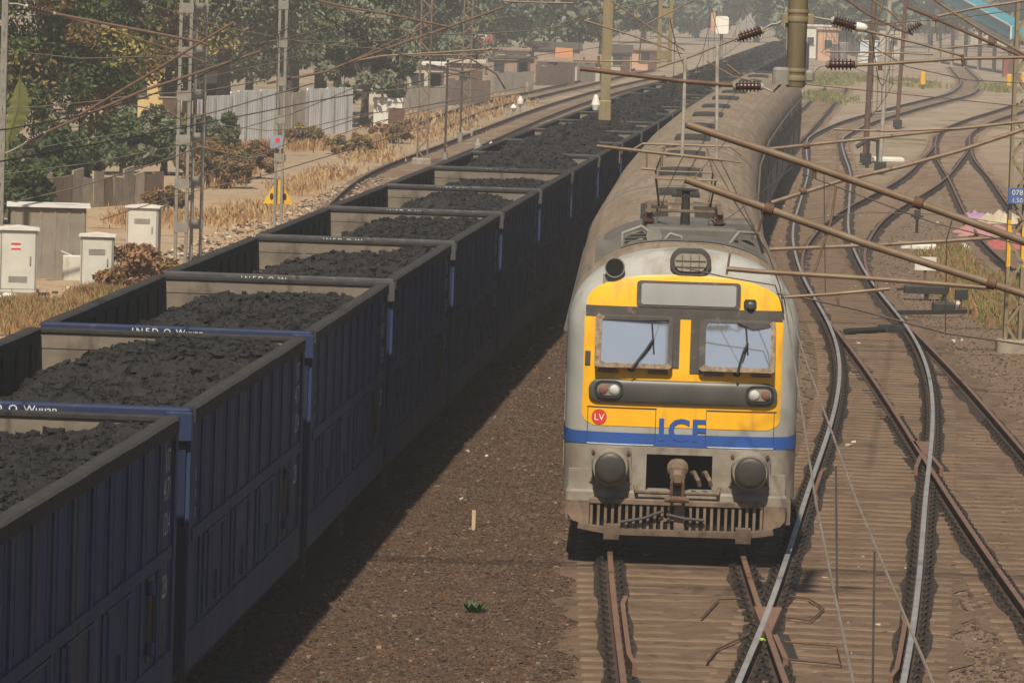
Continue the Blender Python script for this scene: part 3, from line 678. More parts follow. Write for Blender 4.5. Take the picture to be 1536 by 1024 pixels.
def S(x, z):                                    # depth of the moulded cab front at (x, z)
    if z < 2.0: k = min(1, abs(x)/W2)
    else:
        dx, dz = x, z-2.0; r = math.hypot(dx, dz)
        if r < 1e-6: k = 0
        else:
            lo, hi = 0, 6.0
            for _ in range(22):
                mid = (lo+hi)/2; xx, zz = dx*mid/r, 2.0+dz*mid/r
                if zz < ZT and abs(xx) < halfw(zz): lo = mid
                else: hi = mid
            k = min(1, r/max(lo, 1e-6))
    n = 4.2
    return DP*(1-(1-k**n)**(1/n)) + max(0, z-2.35)*.16*(1-k)
def poly_x(poly, z):
    xs = []
    for (x0, z0), (x1, z1) in zip(poly, poly[1:]+poly[:1]):
        if (z0 <= z < z1) or (z1 <= z < z0): xs.append(x0+(x1-x0)*(z-z0)/(z1-z0))
    return (min(xs), max(xs)) if len(xs) >= 2 else None
def patch(mb, poly, off, m=0, rows=16, cols=22, f=None):
    f = f or S; z0, z1 = min(p[1] for p in poly), max(p[1] for p in poly); vs = []; R_ = []
    for i in range(rows+1):
        z = z0+1e-4+(z1-z0-2e-4)*i/rows; e = poly_x(poly, z)
        if e: R_.append((z, e))
    for z, (a, b) in R_:
        for j in range(cols+1): x = a+(b-a)*j/cols; vs.append((x, f(x, z)-off, z))
    n, c = len(R_), cols+1
    fs = [(i*c+j, i*c+j+1, (i+1)*c+j+1, (i+1)*c+j) for i in range(n-1) for j in range(cols)]
    rim = list(range(c)) + [i*c+cols for i in range(1, n)] + list(range((n-1)*c+cols-1, (n-1)*c-1, -1)) + [i*c for i in range(n-2, 0, -1)]
    b0 = len(vs); vs += [(vs[i][0], vs[i][1]+off+.012, vs[i][2]) for i in rim]; k = len(rim)
    fs += [(rim[i], b0+i, b0+(i+1)%k, rim[(i+1)%k]) for i in range(k)]
    mb.add(vs, fs, m)
def rr(x0, x1, z0, z1, r, n=5):
    out = []
    for cx, cz, a in ((x1-r, z0+r, -90), (x1-r, z1-r, 0), (x0+r, z1-r, 90), (x0+r, z0+r, 180)):
        for i in range(n+1): t = R(a+90*i/n); out.append((cx+r*math.cos(t), cz+r*math.sin(t)))
    return out
def roof_outline(w=W2, n=18):
    return [(-w*1.0, ZB)] + [(-w, ZS)] + [(-halfw(z)*w/W2, z) for z in [ZS+(ZT-ZS)*(math.sin(i/n*math.pi/2)) for i in range(1, n)]] + [(0, ZT)] + [(halfw(z)*w/W2, z) for z in [ZS+(ZT-ZS)*(math.sin(i/n*math.pi/2)) for i in range(n-1, 0, -1)]] + [(w, ZS), (w, ZB)]
def coach_shell(root, y0, y1):
    o = roof_outline(); n = len(o)
    b = MB()
    for sx in (-1, 1):
        x = sx*W2
        b.add([(x,y0,ZB),(x,y1,ZB),(x,y1,ZS),(x,y0,ZS)], [(0,1,2,3) if sx > 0 else (3,2,1,0)])
    b.box(-W2+.01, W2-.01, y0, y1, ZB-.02, ZB)
    if y0 > .5 or True:
        pass
    b.add([(x, y1, z) for x, z in o], [tuple(range(n))]); 
    if y0 < .2: b.add([(x, y0, z) for x, z in o], [tuple(range(n-1,-1,-1))])
    b.build('body', m_sidegrey, root)
    r = MB(); ro = o[1:-1]; k = len(ro); ns = 26; vs = []
    for i in range(ns+1):
        y = y0+(y1-y0)*i/ns
        vs += [(x*1.002, y, z) for x, z in ro]
    r.add(vs, [(i*k+j, (i+1)*k+j, (i+1)*k+j+1, i*k+j+1) for i in range(ns) for j in range(k-1)])
    for i in range(1, 15):                      # roof sheet seams
        y = y0+(y1-y0)*i/15
        for j in range(k-1):
            (xa, za), (xb, zb) = ro[j], ro[j+1]
            r.add([(xa*1.004, y-.02, za+.006), (xb*1.004, y-.02, zb+.006), (xb*1.004, y+.02, zb+.006), (xa*1.004, y+.02, za+.006)], [(0,1,2,3)], 1 if i in (5, 10) else 0)
    r.build('roof', [m_roof, mt['tube_red']], root, smooth='auto')
    gt = MB()
    for sx in (-1, 1): gt.box(min(sx*(W2),sx*(W2+.05)), max(sx*W2,sx*(W2+.05)), y0, y1, ZS-.06, ZS-.01)
    gt.build('rain_gutter', m_roofdark, root)
def coach_sides(root, y0, y1, seed=0):
    ny = 11; p = (y1-y0-1.2)/ny
    for sx in (-1, 1):
        for k in range(ny):
            y = y0+.9+k*p
            if k in (2, 8):
                d = MB(); d.box(min(sx*(W2-.03),sx*(W2+.012)), max(sx*(W2-.03),sx*(W2+.012)), y, y+1.2, ZB+.15, 2.65); dd = d.build('door', m_frame, root)
                h = MB(); h.tube([(sx*(W2+.05), y-.08, 1.3), (sx*(W2+.05), y-.08, 2.3)], .02, 6); h.build('handrail', mt['galv'], dd)
            else:
                d = MB(); x0, x1 = sorted((sx*(W2-.02), sx*(W2+.012))); d.box(x0, x1, y, y+1.1, 1.75, 2.5); ww = d.build('window', m_sidewin, root)
                f = MB(); x0, x1 = sorted((sx*(W2+.0125), sx*(W2+.035)))
                for (a, b_, c_, d_) in ((y-.05, y, 1.7, 2.55), (y+1.1, y+1.15, 1.7, 2.55), (y, y+1.1, 1.7, 1.75), (y, y+1.1, 2.5, 2.55), (y, y+1.1, 2.08, 2.11)): f.box(x0, x1, a, b_, c_, d_)
                f.build('window_frame', mt['galv'], ww)
def coach_under(root, y0, y1):
    f = MB(); f.box(-1.3, 1.3, y0+.4, y1-.3, .5, .7); f.box(-1.2, 1.2, y0+7, y1-7, .22, .5); f.build('underframe', m_skirt2, root)
    for y in (y0+3.6, y1-3.3):
        b = MB()
        for sx in (-1, 1): b.box(min(sx*1.0,sx*1.15), max(sx*1.0,sx*1.15), y-1.8, y+1.8, .38, .6)
        b.box(-1.0, 1.0, y-.3, y+.3, .35, .6); bg = b.build('bogie', m_skirt2, root)
        for dy in (-1.4, 1.4):
            w = MB()
            for sx in (-1, 1): w.lathe((sx*.79, y+dy, .46), (sx,0,0), [(0,.5),(.035,.5),(.04,.46),(.14,.455),(.145,.2)], 24)
            w.lathe((-.8, y+dy, .46), (1,0,0), [(0,.08),(1.6,.08)], 8); w.build('wheelset', mt['rust'], bg)
def slats(root, y, x0, x1, n=5, dy=.55):
    for k in range(n):
        b = MB(); yy = y+k*dy; pts = []
        zf = lambda x: ZS + (ZT-ZS)*(1-(abs(x)/W2)**2.3)**(1/2.3)
        xs = [x0+(x1-x0)*i/6 for i in range(7)]
        vs = []
        for x in xs: vs += [(x, yy, zf(x)-.01), (x, yy, zf(x)+.06), (x, yy+.1, zf(x)+.075), (x, yy+.22, zf(x)-.01)]
        b.add(vs, [(i*4+j, i*4+(j+1)%4, i*4+4+(j+1)%4, i*4+4+j) for i in range(6) for j in range(4)] + [(0,1,2,3), (27,26,25,24)])
        b.build('roof_vent', m_vent, root)
# ---- driving car
y = 64.3; x0, x1 = P_EMU(y), P_EMU(y+CL); hd = math.atan2(x1-x0, CL)
car = thing('driving_car', 'grey passenger train driving car with yellow front and blue stripe', 'train', (x0, y, 0), -hd, 'coaches of the grey passenger train')
coach_shell(car, DP, CL); coach_sides(car, DP+1.6, CL); coach_under(car, DP, CL)
d = MB(); d.box(W2-.02, W2+.012, 1.3, 2.1, .95, 2.7); d.box(-W2-.012, -W2+.02, 1.3, 2.1, .95, 2.7); d.build('cab_door', m_grey, car)
# moulded front (with the coupler opening left out)
OX0, OX1, OZ0, OZ1 = -.48, .42, .80, 1.28
fr = MB(); zs = [ZB+(ZS-ZB)*i/36 for i in range(36)] + [ZS+(ZT-ZS)*math.sin(i/26*math.pi/2) for i in range(27)]
zs = sorted(zs + [OZ0, OZ1]); NC = 44; vs = []
tx = [math.sin(-math.pi/2+math.pi*j/NC) for j in range(NC+1)]
for z in zs:
    w = halfw(z) if z < ZT-1e-6 else .0
    for t in tx:
        x = t*w
        vs.append((x, S(x, z) if abs(t) < .9999 and w > 0 else DP, z))
fs = []
for i in range(len(zs)-1):
    for j in range(NC):
        zc = (zs[i]+zs[i+1])/2; xc = (tx[j]+tx[j+1])/2*W2
        if OZ0 < zc < OZ1 and OX0 < xc < OX1: continue
        fs.append((i*(NC+1)+j, i*(NC+1)+j+1, (i+1)*(NC+1)+j+1, (i+1)*(NC+1)+j))
mi = [1 if (zs[f[0]//(NC+1)] < 1.37) else 0 for f in fs]
fr.v = vs; fr.f = fs; fr.m = mi
fr.build('cab_front', [m_grey, m_skirt], car, smooth=True)
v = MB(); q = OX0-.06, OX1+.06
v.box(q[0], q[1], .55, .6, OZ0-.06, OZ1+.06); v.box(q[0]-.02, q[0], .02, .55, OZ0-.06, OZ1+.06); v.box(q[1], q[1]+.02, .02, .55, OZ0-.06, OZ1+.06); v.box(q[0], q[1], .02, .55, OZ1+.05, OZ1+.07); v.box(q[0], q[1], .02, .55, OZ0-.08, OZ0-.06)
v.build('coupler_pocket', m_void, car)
yp = MB()
arch = [(-1.29,3.16),(1.29,3.16),(1.27,3.3),(1.2,3.4),(1.08,3.48),(.85,3.56),(.5,3.615),(0,3.635),(-.5,3.615),(-.85,3.56),(-1.08,3.48),(-1.2,3.4),(-1.27,3.3)]
patch(yp, rr(-1.3, 1.3, 1.635, 3.2, .16), .006, 0, 30, 30); patch(yp, arch, .010, 0, 18, 30)
yp.build('yellow_panel', m_yel, car, smooth='auto')
b = MB(); patch(b, [(-1.29,3.06),(1.29,3.06),(1.29,3.2),(-1.29,3.2)], .014, 0, 5, 26)
patch(b, [(-.16,2.42),(-.05,2.42),(-.05,3.08),(-.16,3.08)], .02, 0, 6, 4); patch(b, [(.09,2.36),(.26,2.36),(.26,3.06),(.09,3.06)], .02, 0, 6, 4)
patch(b, [(-1.28,2.42),(-1.21,2.42),(-1.21,2.6),(-1.28,2.6)], .02, 0, 4, 3)
b.build('window_surround', m_frame, car)
for x0_, x1_, z0_, z1_, br in ((-1.07, -.2, 2.47, 3.05, -1), (.29, 1.14, 2.46, 3.03, 1)):
    xc_, zc_ = (x0_+x1_)/2, (z0_+z1_)/2; y0_ = S(xc_, zc_)-.025; FP = lambda x, z: y0_+.25*(z-zc_)
    g_ = MB(); patch(g_, rr(x0_, x1_, z0_, z1_, .05, 4), .03, 0, 40, 8, FP); ws = g_.build('windscreen', m_glass, car, smooth='auto')
    f = MB(); o1 = rr(x0_-.085, x1_+.06, z0_-.06, z1_+.04, .05, 4); o2 = rr(x0_, x1_, z0_, z1_, .05, 4); n = len(o1)
    vs = [(x, S(x, z)-.01, z) for x, z in o1] + [(x, FP(x, z)-.046, z) for x, z in o1] + [(x, FP(x, z)-.05, z) for x, z in o2] + [(x, FP(x, z)-.026, z) for x, z in o2]
    fs = []; ms = []
    for k in range(3):
        for i in range(n):
            fs.append((k*n+i, k*n+(i+1)%n, (k+1)*n+(i+1)%n, (k+1)*n+i))
            xa, za = o1[i]; xb, zb = o1[(i+1)%n]; xm, zm = (xa+xb)/2, (za+zb)/2
            f.m.append(1 if (zm < z0_-.02 or (xm-(x0_+x1_)/2)*br > (x1_-x0_)/2+.02) else 0)
    f.v = vs; f.f = fs; f.build('windscreen_frame', [m_frame, m_sealant], ws)
    w = MB(); bx_ = x0_+.47 if br < 0 else x0_+.52; 
    px = [(bx_-.07, 2.40), (bx_+.12, 2.66), (bx_+.21, 2.80)] if br < 0 else [(bx_-.1, 2.38), (bx_-.03, 2.65), (bx_+.03, 2.78)]
    w.tube([(x, min(S(x, z), FP(x, z))-.085, z) for x, z in px], .016, 6); w.tube([(x+.035, S(x, z)-.085, z) for x, z in px[:2]] + [(px[2][0], S(*px[2])-.085, px[2][1])], .01, 6)
    bl = (px[2][0]+.01, px[2][1]-.22), (px[2][0]-.03, px[2][1]+.22)
    w.beam((bl[0][0], S(*bl[0])-.07, bl[0][1]), (bl[1][0], S(*bl[1])-.07, bl[1][1]), .022, .022)
    w.lathe((px[0][0], S(*px[0])-.01, px[0][1]), (0,-1,0), [(0,.05),(.05,.05),(.08,.03)], 12)
    w.build('wiper', mt['black'], ws)
for pl in ([(-1.09,3.01),(-.2,3.035),(-.2,3.07),(-1.09,3.07)], [(.9,2.95),(1.14,2.97),(1.14,3.04),(.7,3.04)]): sv = MB(); patch(sv, pl, .055, 0, 4, 10); sv.build('sun_visor', m_frame, car)
st_ = MB(); patch(st_, rr(-.63, .73, 3.2, 3.545, .05), .022, 0, 24, 20); ds = st_.build('destination_box', m_frame, car)
st_ = MB(); patch(st_, rr(-.57, .67, 3.235, 3.51, .03), .03, 0, 24, 20); st_.build('destination_glass', M('frosted_destination_glass', (.4,.39,.37), (.34,.33,.32), 1.5, .25, .3), ds)
st_ = MB(); patch(st_, rr(.77, .94, 3.2, 3.34, .02), .02, 0, 4, 6); cm = st_.build('marker_lamp', mt['black'], car)
st_ = MB(); st_.lathe((.86, S(.86, 3.27)-.02, 3.26), (0,-1,0), [(0,.05),(.05,.05),(.06,.03)], 12); st_.build('lamp_lens', m_band, cm)
FB = lambda x, z: S(x, z)-.05*math.sqrt(max(0, 1-((z-2.09)/.16)**2))
lb = MB(); patch(lb, rr(-1.22, 1.25, 1.945, 2.25, .15, 9), .02, 0, 40, 40, FB); bd = lb.build('lamp_band', m_band, car, smooth='auto')
for xc, zc, sx in ((-.955, 2.115, -1), (1.02, 2.105, 1)):
    h = MB(); patch(h, rr(xc-.19, xc+.19, zc-.115, zc+.115, .1, 6), .082, 0, 24, 10); hl = h.build('headlight', mt['black'], car)
    r_ = MB(); patch(r_, rr(xc-.15, xc+.15, zc-.078, zc+.078, .076, 6), .088, 0, 24, 10); r_.build('headlight_bezel', mt['galv'], hl)
    for q, mm in ((-.07, m_lens if sx > 0 else m_lens_red), (.07, m_lens_red if sx > 0 else m_lens)):
        l = MB(); l.lathe((xc+q, S(xc+q, zc)-.085, zc), (0,-1,0), [(0,.062),(.012,.062),(.02,.05),(.03,.02)], 16); l.build('lens', mm, hl)
e = MB(); c0 = [(-1.07+.1*math.cos(t), 1.745+.1*math.sin(t)) for t in [i/24*2*math.pi for i in range(24)]]; patch(e, c0, .012, 0, 30, 12); em = e.build('round_emblem', mt['red'], car)
e = MB(); text_into(e, 'LV', .125, lambda a, b, q: (-1.07+a, S(-1.07+a, 1.7+b)-.016, 1.70+b)); e.build('emblem_letters', m_letter2, em)
sb = MB(); zc0, zc1 = 1.388, 1.55; n = 40; xs_ = [math.sin(-math.pi/2+math.pi*i/n)*W2 for i in range(n+1)]; vs = []
for x in xs_:
    y_ = S(x, 1.5) if abs(x) < W2-1e-6 else DP
    dx = .007*(1 if x > 0 else -1)*(abs(x)/W2)**6
    zl = zc0+.0; zu = zc1 + .06*max(0, (abs(x)/W2-.9)*10)**2*.5
    vs += [(x+dx, y_-.008, zl), (x+dx, y_-.008, zu)]
sb.add(vs, [(i*2, i*2+2, i*2+3, i*2+1) for i in range(n)]); 
for sx in (-1, 1): sb.add([(sx*(W2+.007), DP-.008, zc0), (sx*(W2+.007), CL, zc0), (sx*(W2+.007), CL, zc1+.03), (sx*(W2+.007), DP-.008, zc1+.03)], [(0,1,2,3)])
stp = sb.build('blue_stripe', m_stripe, car)
lt = MB()                                       # the letters stand on the stripe, their feet run into it
for ch, xc in (('I', -.25), ('C', -.02), ('F', .235)):
    text_into(lt, ch, .39, lambda a, b, q, xc=xc: (xc+a, S(xc+a, 1.475+b)-.0145, 1.475+b), sx=1.05, bold=.013)
lt.build('front_lettering', m_stripe, car)
for a, b_ in ((-1.22, -.35), (.36, 1.22)): wl = MB(); patch(wl, [(a,1.392),(b_,1.392),(b_,1.402),(a,1.402)], .011, 0, 1, 10); wl.build('white_line', m_letter2, stp)
ln = MB()
for a, b_ in ((-1.23, -.32), (.33, 1.25)): patch(ln, [(a,1.865),(b_,1.865),(b_,1.882),(a,1.882)], .009, 0, 1, 10)
for xx in (-1.22, -.33, .33, 1.22): patch(ln, [(xx-.004,1.42),(xx+.004,1.42),(xx+.004,1.86),(xx-.004,1.86)], .008, 0, 6, 1)
ln.build('panel_seam', mt['black'], car)
for a in (-1.1, -.45, .28, .9):
    hr = MB(); p_ = [(a, 2.345), (a+.02, 2.375), (a+.24, 2.375), (a+.26, 2.345)]; hr.tube([(x, S(x, z)-.05, z) for x, z in p_], .012, 6); hr.tube([(a, S(a, 2.345)-.05, 2.345), (a+.26, S(a+.26, 2.345)-.05, 2.345)], .012, 6); hr.build('grab_rail', mt['tube'], car)
# lower end: beam, buffers, coupler, cowcatcher
bmw = MB(); bmw.bbox(-1.47, 1.42, -.12, .5, .66, .80, .03); bmw.box(-1.44, -.62, -.04, .1, .72, 1.06); bmw.box(.56, 1.39, -.04, .1, .72, 1.06); bmw.build('buffer_beam', m_skirt, car)
for xc in (-.9, .92):
    bf = MB(); bf.box(xc-.27, xc+.27, -.06, .02, .9, 1.36)
    bf.lathe((xc, .0, 1.12), (0,-1,0), [(0,.25),(.3,.245),(.36,.235),(.40,.225),(.405,.12)], 26); bo = bf.build('buffer', m_skirt, car, smooth='auto')
    bp = MB(); bp.lathe((xc, -.40, 1.12), (0,-1,0), [(0,.2),(.04,.205),(.06,.19),(.075,.14),(.08,.0)], 30); bp.build('buffer_plate', m_buf, bo, smooth='auto')
    bk = MB()
    for dx, dz in ((-.23,.18),(.23,.18),(-.23,-.18),(.23,-.18)): bk.lathe((xc+dx, -.06, 1.12+dz), (0,-1,0), [(0,.025),(.03,.025)], 6)
    bk.build('bolt', mt['rust'], bo)
cp = MB(); cx_ = -.02
cp.lathe((cx_, .3, 1.1), (0,-1,0), [(0,.14),(.25,.14),(.3,.09),(.45,.075)], 14)
cp.prism([(-.09,0),(.06,.02),(.11,-.06),(.1,-.16),(.03,-.2),(-.02,-.16),(.03,-.1),(-.02,-.06),(-.09,-.06)], lambda a, b, s_: (cx_-.045+.09*s_, -.25-a*1.4, 1.13+b*1.1))
cp.bbox(cx_-.1, cx_+.1, -.36, -.1, 1.0, 1.19, .04)
co = cp.build('coupler', m_skirt2, car)
sh = MB()
for e_ in (-.075, .075): sh.tube([(cx_+e_*.6, -.33, 1.08), (cx_+e_, -.36, .95), (cx_+e_, -.33, .74)], .022, 8)
sh.tube([(cx_-.11, -.33, .73), (cx_+.11, -.33, .73)], .045, 10); sh.lathe((cx_-.16,-.33,.72),(1,0,0),[(0,.03),(.32,.03)],8)
sh.build('shackle', mt['rust'], co)
sf = MB(); sf.tube([(cx_-.55, -.06, .86), (cx_-.53, -.2, .80), (cx_+.53, -.2, .80), (cx_+.55, -.06, .86)], .03, 8); sf.build('safety_loop', m_skirt2, co)
hs = MB()
for xc in (.17, .32): hs.tube([(xc, .0, 1.05), (xc+.02, -.16, 1.08), (xc+.08, -.2, .98), (xc+.1, -.16, .9)], .03, 8)
hs.build('air_hose', m_skirt2, car)
cw = MB(); zz0, zz1 = .26, .655
cw.bbox(-1.16, 1.1, -.2, -.06, zz1-.02, zz1+.05, .015)
n = 12
for i in range(n):                              # curved bottom rail
    xa, xb = -1.3+2.55*i/n, -1.3+2.55*(i+1)/n; fz = lambda x: .27 + .15*max(0, abs(x/1.4)-.55)**1.6*2.2
    cw.beam((xa, -.16, fz(xa)), (xb, -.16, fz(xb)), .16, .075)
for i in range(25):
    xx = -1.13+i*.0925
    cw.box(xx-.018, xx+.018, -.18, -.1, .3, .64)
cw.box(-.25, .0, -.17, -.11, .42, .46); cw.box(-.05, .08, -.21, -.08, .3, .72)
for sx in (-1, 1):
    cw.prism([(1.14,.66),(1.44,.66),(1.42,.48),(1.36,.40),(1.14,.33)], lambda a, b, s_: (sx*a-.02, -.18+.1*s_, b))
    cw.box(sx*.86-.1, sx*.86+.1, -.26, -.05, .17, .36)
for hp in ([(-.75,-.24,.40),(-.45,-.25,.46),(-.2,-.25,.56)], [(-.15,-.25,.52),(.1,-.24,.47),(.35,-.24,.46)]): ho = MB(); ho.tube(hp, .02, 7); ho.build('air_hose', m_frame, car)
cwo = cw.build('cowcatcher', m_skirt2, car)
cv = MB(); cv.box(-1.2, 1.15, .0, .05, .1, .66); cv.build('undercab_shade_plate', m_void, car)  # black sheet added to paint the shade under the cab
sk = MB()
for sx in (-1, 1): sk.box(min(sx*1.38,sx*1.47), max(sx*1.38,sx*1.47), -.1, 1.6, .42, .72)
sk.build('side_skirt', m_skirt2, car)
# on the cab roof
hn = MB(); hx, hz = -.93, 3.70; hy = S(-.93, 3.55)+.05
hn.lathe((hx, hy+.3, hz), (0,-1,0), [(0,.05),(.18,.07),(.26,.12),(.42,.135)], 22); hn.box(hx-.15, hx+.17, hy-.05, hy+.25, hz-.24, hz-.1); hn.build('horn', mt['galv'], car, smooth='auto')
hn = MB(); hn.lathe((hx, hy-.121, hz), (0,-1,0), [(0,.118),(.003,.11)], 22); hn.build('horn_mouth', m_void, car)
rl = MB(); o_ = rr(-.21, .33, 3.60, 3.93, .155, 7); fy = lambda a: S(.06, 3.62)-.02
rl.prism(o_, lambda a, b, s_: (a, fy(a)+.5*s_, b+.03)); rlo = rl.build('roof_headlight', m_frame, car)
rl = MB(); o_ = rr(-.15, .27, 3.65, 3.88, .11, 7); rl.prism(o_, lambda a, b, s_: (a, fy(a)-.02+.02*s_, b+.03)); rl.build('headlight_glass', M('dusty_lamp_glass', (.4,.35,.28), (.3,.26,.2), 18, .4, .2), rlo)
rl = MB()
for z in (3.74, 3.82): rl.beam((-.14, fy(0)-.025, z+.0), (.26, fy(0)-.025, z), .012, .012)
for xq in (-.05, .06, .17): rl.beam((xq, fy(0)-.025, 3.69), (xq, fy(0)-.025, 3.9), .012, .012)
rl.build('lamp_grille', m_roofdark, rlo)
eq = MB()                                       # roof deck with switch gear
zr = lambda x: ZS + (ZT-ZS)*max(0,(1-(abs(x)/W2)**2.3))**(1/2.3)
xs_ = [-1.15+2.3*i/14 for i in range(15)]
vs = [];
for x in xs_: vs += [(x, 2.4+abs(x)*.5, zr(x)+.012), (x, 9.6, zr(x)+.012)]
eq.add(vs, [(i*2, i*2+2, i*2+3, i*2+1) for i in range(14)])
eq.prism([(-1.28,3.45),(-.95,3.92),(-1.2,3.86),(-1.3,3.75)] if False else [(2.6,3.5),(3.6,3.62),(2.75,3.92)], lambda a, b, s_: (-1.22+.35*s_, a, b)); eq.box(-1.3, -.8, 2.35, 2.75, 3.4, 3.56)
eq.bbox(-.55, .75, 4.2, 4.9, 3.9, 4.06, .04); eq.bbox(.35, 1.0, 5.4, 6.3, 3.85, 4.12, .05)
eq.build('roof_equipment', m_roofdark, car)
rs = MB()
for k in range(6): rs.beam((-.82, 3.3, 3.78+k*.045), (-.5, 3.3, 3.80+k*.045), .03, .03)
rs.tube([(-.85,3.2,3.75),(-.85,3.2,4.0),(-.6,3.2,4.1),(-.45,3.2,4.0)], .03, 8); rs.tube([(-.35,3.1,3.85),(-.2,3.1,4.02),(-.05,3.1,3.98),(-.05,3.1,3.85)], .025, 8); rs.tube([(.6,3.6,3.85),(.75,3.6,4.05),(1.0,3.9,4.02),(1.1,4.2,3.75)], .025, 8)
rs.lathe((-.42, 3.0, 3.98), (0,1,0), [(0,.11),(.3,.11)], 14)
for q_ in rs.islands(): q_.build('roof_pipe', mt['galv'], car, smooth='auto')
pn = MB()                                       # raised pantograph: frame, arms, head
for sx in (-.5, .5):
    for yy in (5.2, 7.4):
        pn.lathe((sx, yy, 3.9), (0,0,1), [(0,.05),(.04,.1),(.07,.05),(.11,.1),(.14,.05),(.18,.1),(.21,.05),(.32,.05)], 12, 1)
pn.beam((-.55,5.2,4.24),(.55,5.2,4.24), .05, .045); pn.beam((-.55,7.4,4.24),(.55,7.4,4.24), .05, .045)
for sx in (-.5, .5): pn.beam((sx,5.1,4.24),(sx,7.5,4.24), .06, .06)
pn.lathe((.02, 6.0, 3.93), (0,0,1), [(0,.1),(.1,.07),(.55,.055),(.57,.09)], 12, 2)
for zq, wq in ((4.42,.2),(4.5,.14)): pn.beam((.02-wq, 6.0, zq), (.02+wq, 6.0, zq), .1, .035, 2)
for sx in (-1, 1):
    pn.tube([(sx*.36,5.4,4.3),(sx*.42,4.8,4.7),(sx*.3,6.2,5.1)], .014, 6); pn.tube([(sx*.36,7.2,4.3),(sx*.42,7.7,4.7),(sx*.3,6.2,5.1)], .014, 6)
pn.tube([(-.42,4.8,4.7),(.42,4.8,4.7)], .014, 6); pn.tube([(-.42,7.7,4.7),(.42,7.7,4.7)], .014, 6)
pan = pn.build('pantograph', [mt['tube'], mt['porcelain'], mt['black']], car)
ph = MB()
for yy in (6.05, 6.35): ph.tube([(-.8,yy,5.02),(-.62,yy,5.14),(.62,yy,5.14),(.8,yy,5.02)], .015, 6)
ph.build('pantograph_head', mt['tube'], pan)
for xa, xb in ((-.62,-.2),(.2,.62)): slats(car, 9.9, xa, xb, 5, .9)
slats(car, 17.5, -.35, .35, 2, 1.4)
# ---- following coaches
ORDC = ['first','second','third','fourth','fifth','sixth','seventh','eighth','ninth','tenth','eleventh']
coach = thing('passenger_coach', '', 'train coach', (0,0,0), 0, 'coaches of the grey passenger train')
coach_shell(coach, 0, CL); coach_sides(coach, 0, CL); coach_under(coach, 0, CL); slats(coach, 4.5, -.4, .4, 5, .6); slats(coach, 15, -.4, .4, 4, .6)
gg = MB(); gg.box(-.7, .7, -.6, 0, .9, 3.3); gg.build('gangway_bellows', m_void, coach)
yy = 64.3+CL+.6
for i in range(6):
    o = coach if i == 0 else copy_tree(coach)
    xa, xb = P_EMU(yy), P_EMU(yy+CL); o.location = (xa, yy, 0); o.rotation_euler = (0, 0, -math.atan2(xb-xa, CL))
    o['label'] = 'dusty brown roofed coach directly behind the yellow fronted driving car' if i == 0 else f'dusty roofed passenger coach, {ORDC[i]} behind the driving car'
    yy += CL+.6
# ================================================================== overhead line equipment
def insulator(mb, p, q, n=8, r=.085, m=0, me=1):
    p, q = Vector(p), Vector(q); L = (q-p).length; d = (q-p)
    prof = [(0,.035),(L*.02,.045)]
    for i in range(n):
        t0 = L*(.06+.88*i/n); w = L*.88/n
        prof += [(t0,.04),(t0+w*.25,r),(t0+w*.45,r*.96),(t0+w*.6,.04)]
    prof += [(L*.96,.045),(L,.03)]
    mb.lathe(p, d, prof, 14, m)
    mb.lathe(p-d*.12, d, [(0,.03),(L*.12,.055)], 10, me); mb.lathe(q, d, [(0,.055),(L*.1,.03)], 10, me)
def px_tube(mb, pts, D, r, n=8, m=0):
    mb.tube([at(p[0], p[1], p[2] if len(p) > 2 else D) for p in pts], r, n, m)
def assembly(name, label, cat, parts, group=None):          # parts: (name, material(s), builder)
    first = None; root = None
    for nm, mats, fn in parts:
        m = MB(); fn(m)
        if root is None:
            root = thing(name, label, cat, m.v[0], 0, group)
        for b in (m.islands() if nm not in ('insulator', 'hinge_link') else [m]): b.build(nm, mats, root, off=root.location, smooth='auto')
    return root
def lattice(name, label, px, py, D, h, w=.4, dep=.3, mats=None, group=None, lean=0, yellow=None, base=True, zb=None):
    p = G(px, py) if D is None else Vector((at(px, 300, D).x, D, GZ))
    root = thing(name, label, 'mast', p, 0, group); mats = mats or mt['galv']
    z0 = 0 if zb is None else zb
    for sx in (-1, 1):
        m = MB(); x = sx*w/2
        m.box(x-.035, x+.035, -dep/2, dep/2, z0, h)
        m.build('mast_leg', mats, root)
    m = MB(); z = z0+.15; k = 0
    while z < h-.5:
        for yy in (-dep/2-.006, dep/2+.006):
            m.beam((-w/2*(1 if k % 2 else -1), yy, z), (w/2*(1 if k % 2 else -1), yy, z+.45), .055, .012, 0, (0,1,0))
        z += .45; k += 1
    m.build('lacing', mats, root)
    if base:
        m = MB(); m.bbox(-w*.75-.1, w*.75+.1, -dep*.7-.15, dep*.7+.15, -.2, .28, .05); m.build('footing', mt['concrete'], root)
    return root
def battened(name, label, px, py, h, w, group=None, skip=None):          # twin channel mast joined with batten plates
    p = G(px, py); root = thing(name, label, 'mast', p, 0, group)
    for sx in (-1, 1):
        m = MB(); x = sx*w/2; m.box(x-.04, x+.04, -.1, .1, -.1, h); m.build('mast_leg', mt['galv'], root)
    z = .8
    while z < h:
        if skip and skip[0] < z < skip[1]: z += .3; continue
        for ya, yb in ((-.115, -.1005), (.1005, .115)): m = MB(); m.box(-w/2-.055, w/2+.055, ya, yb, z, z+.26); m.build('batten_plate', mt['galv'], root)
        z += 1.15
    return root
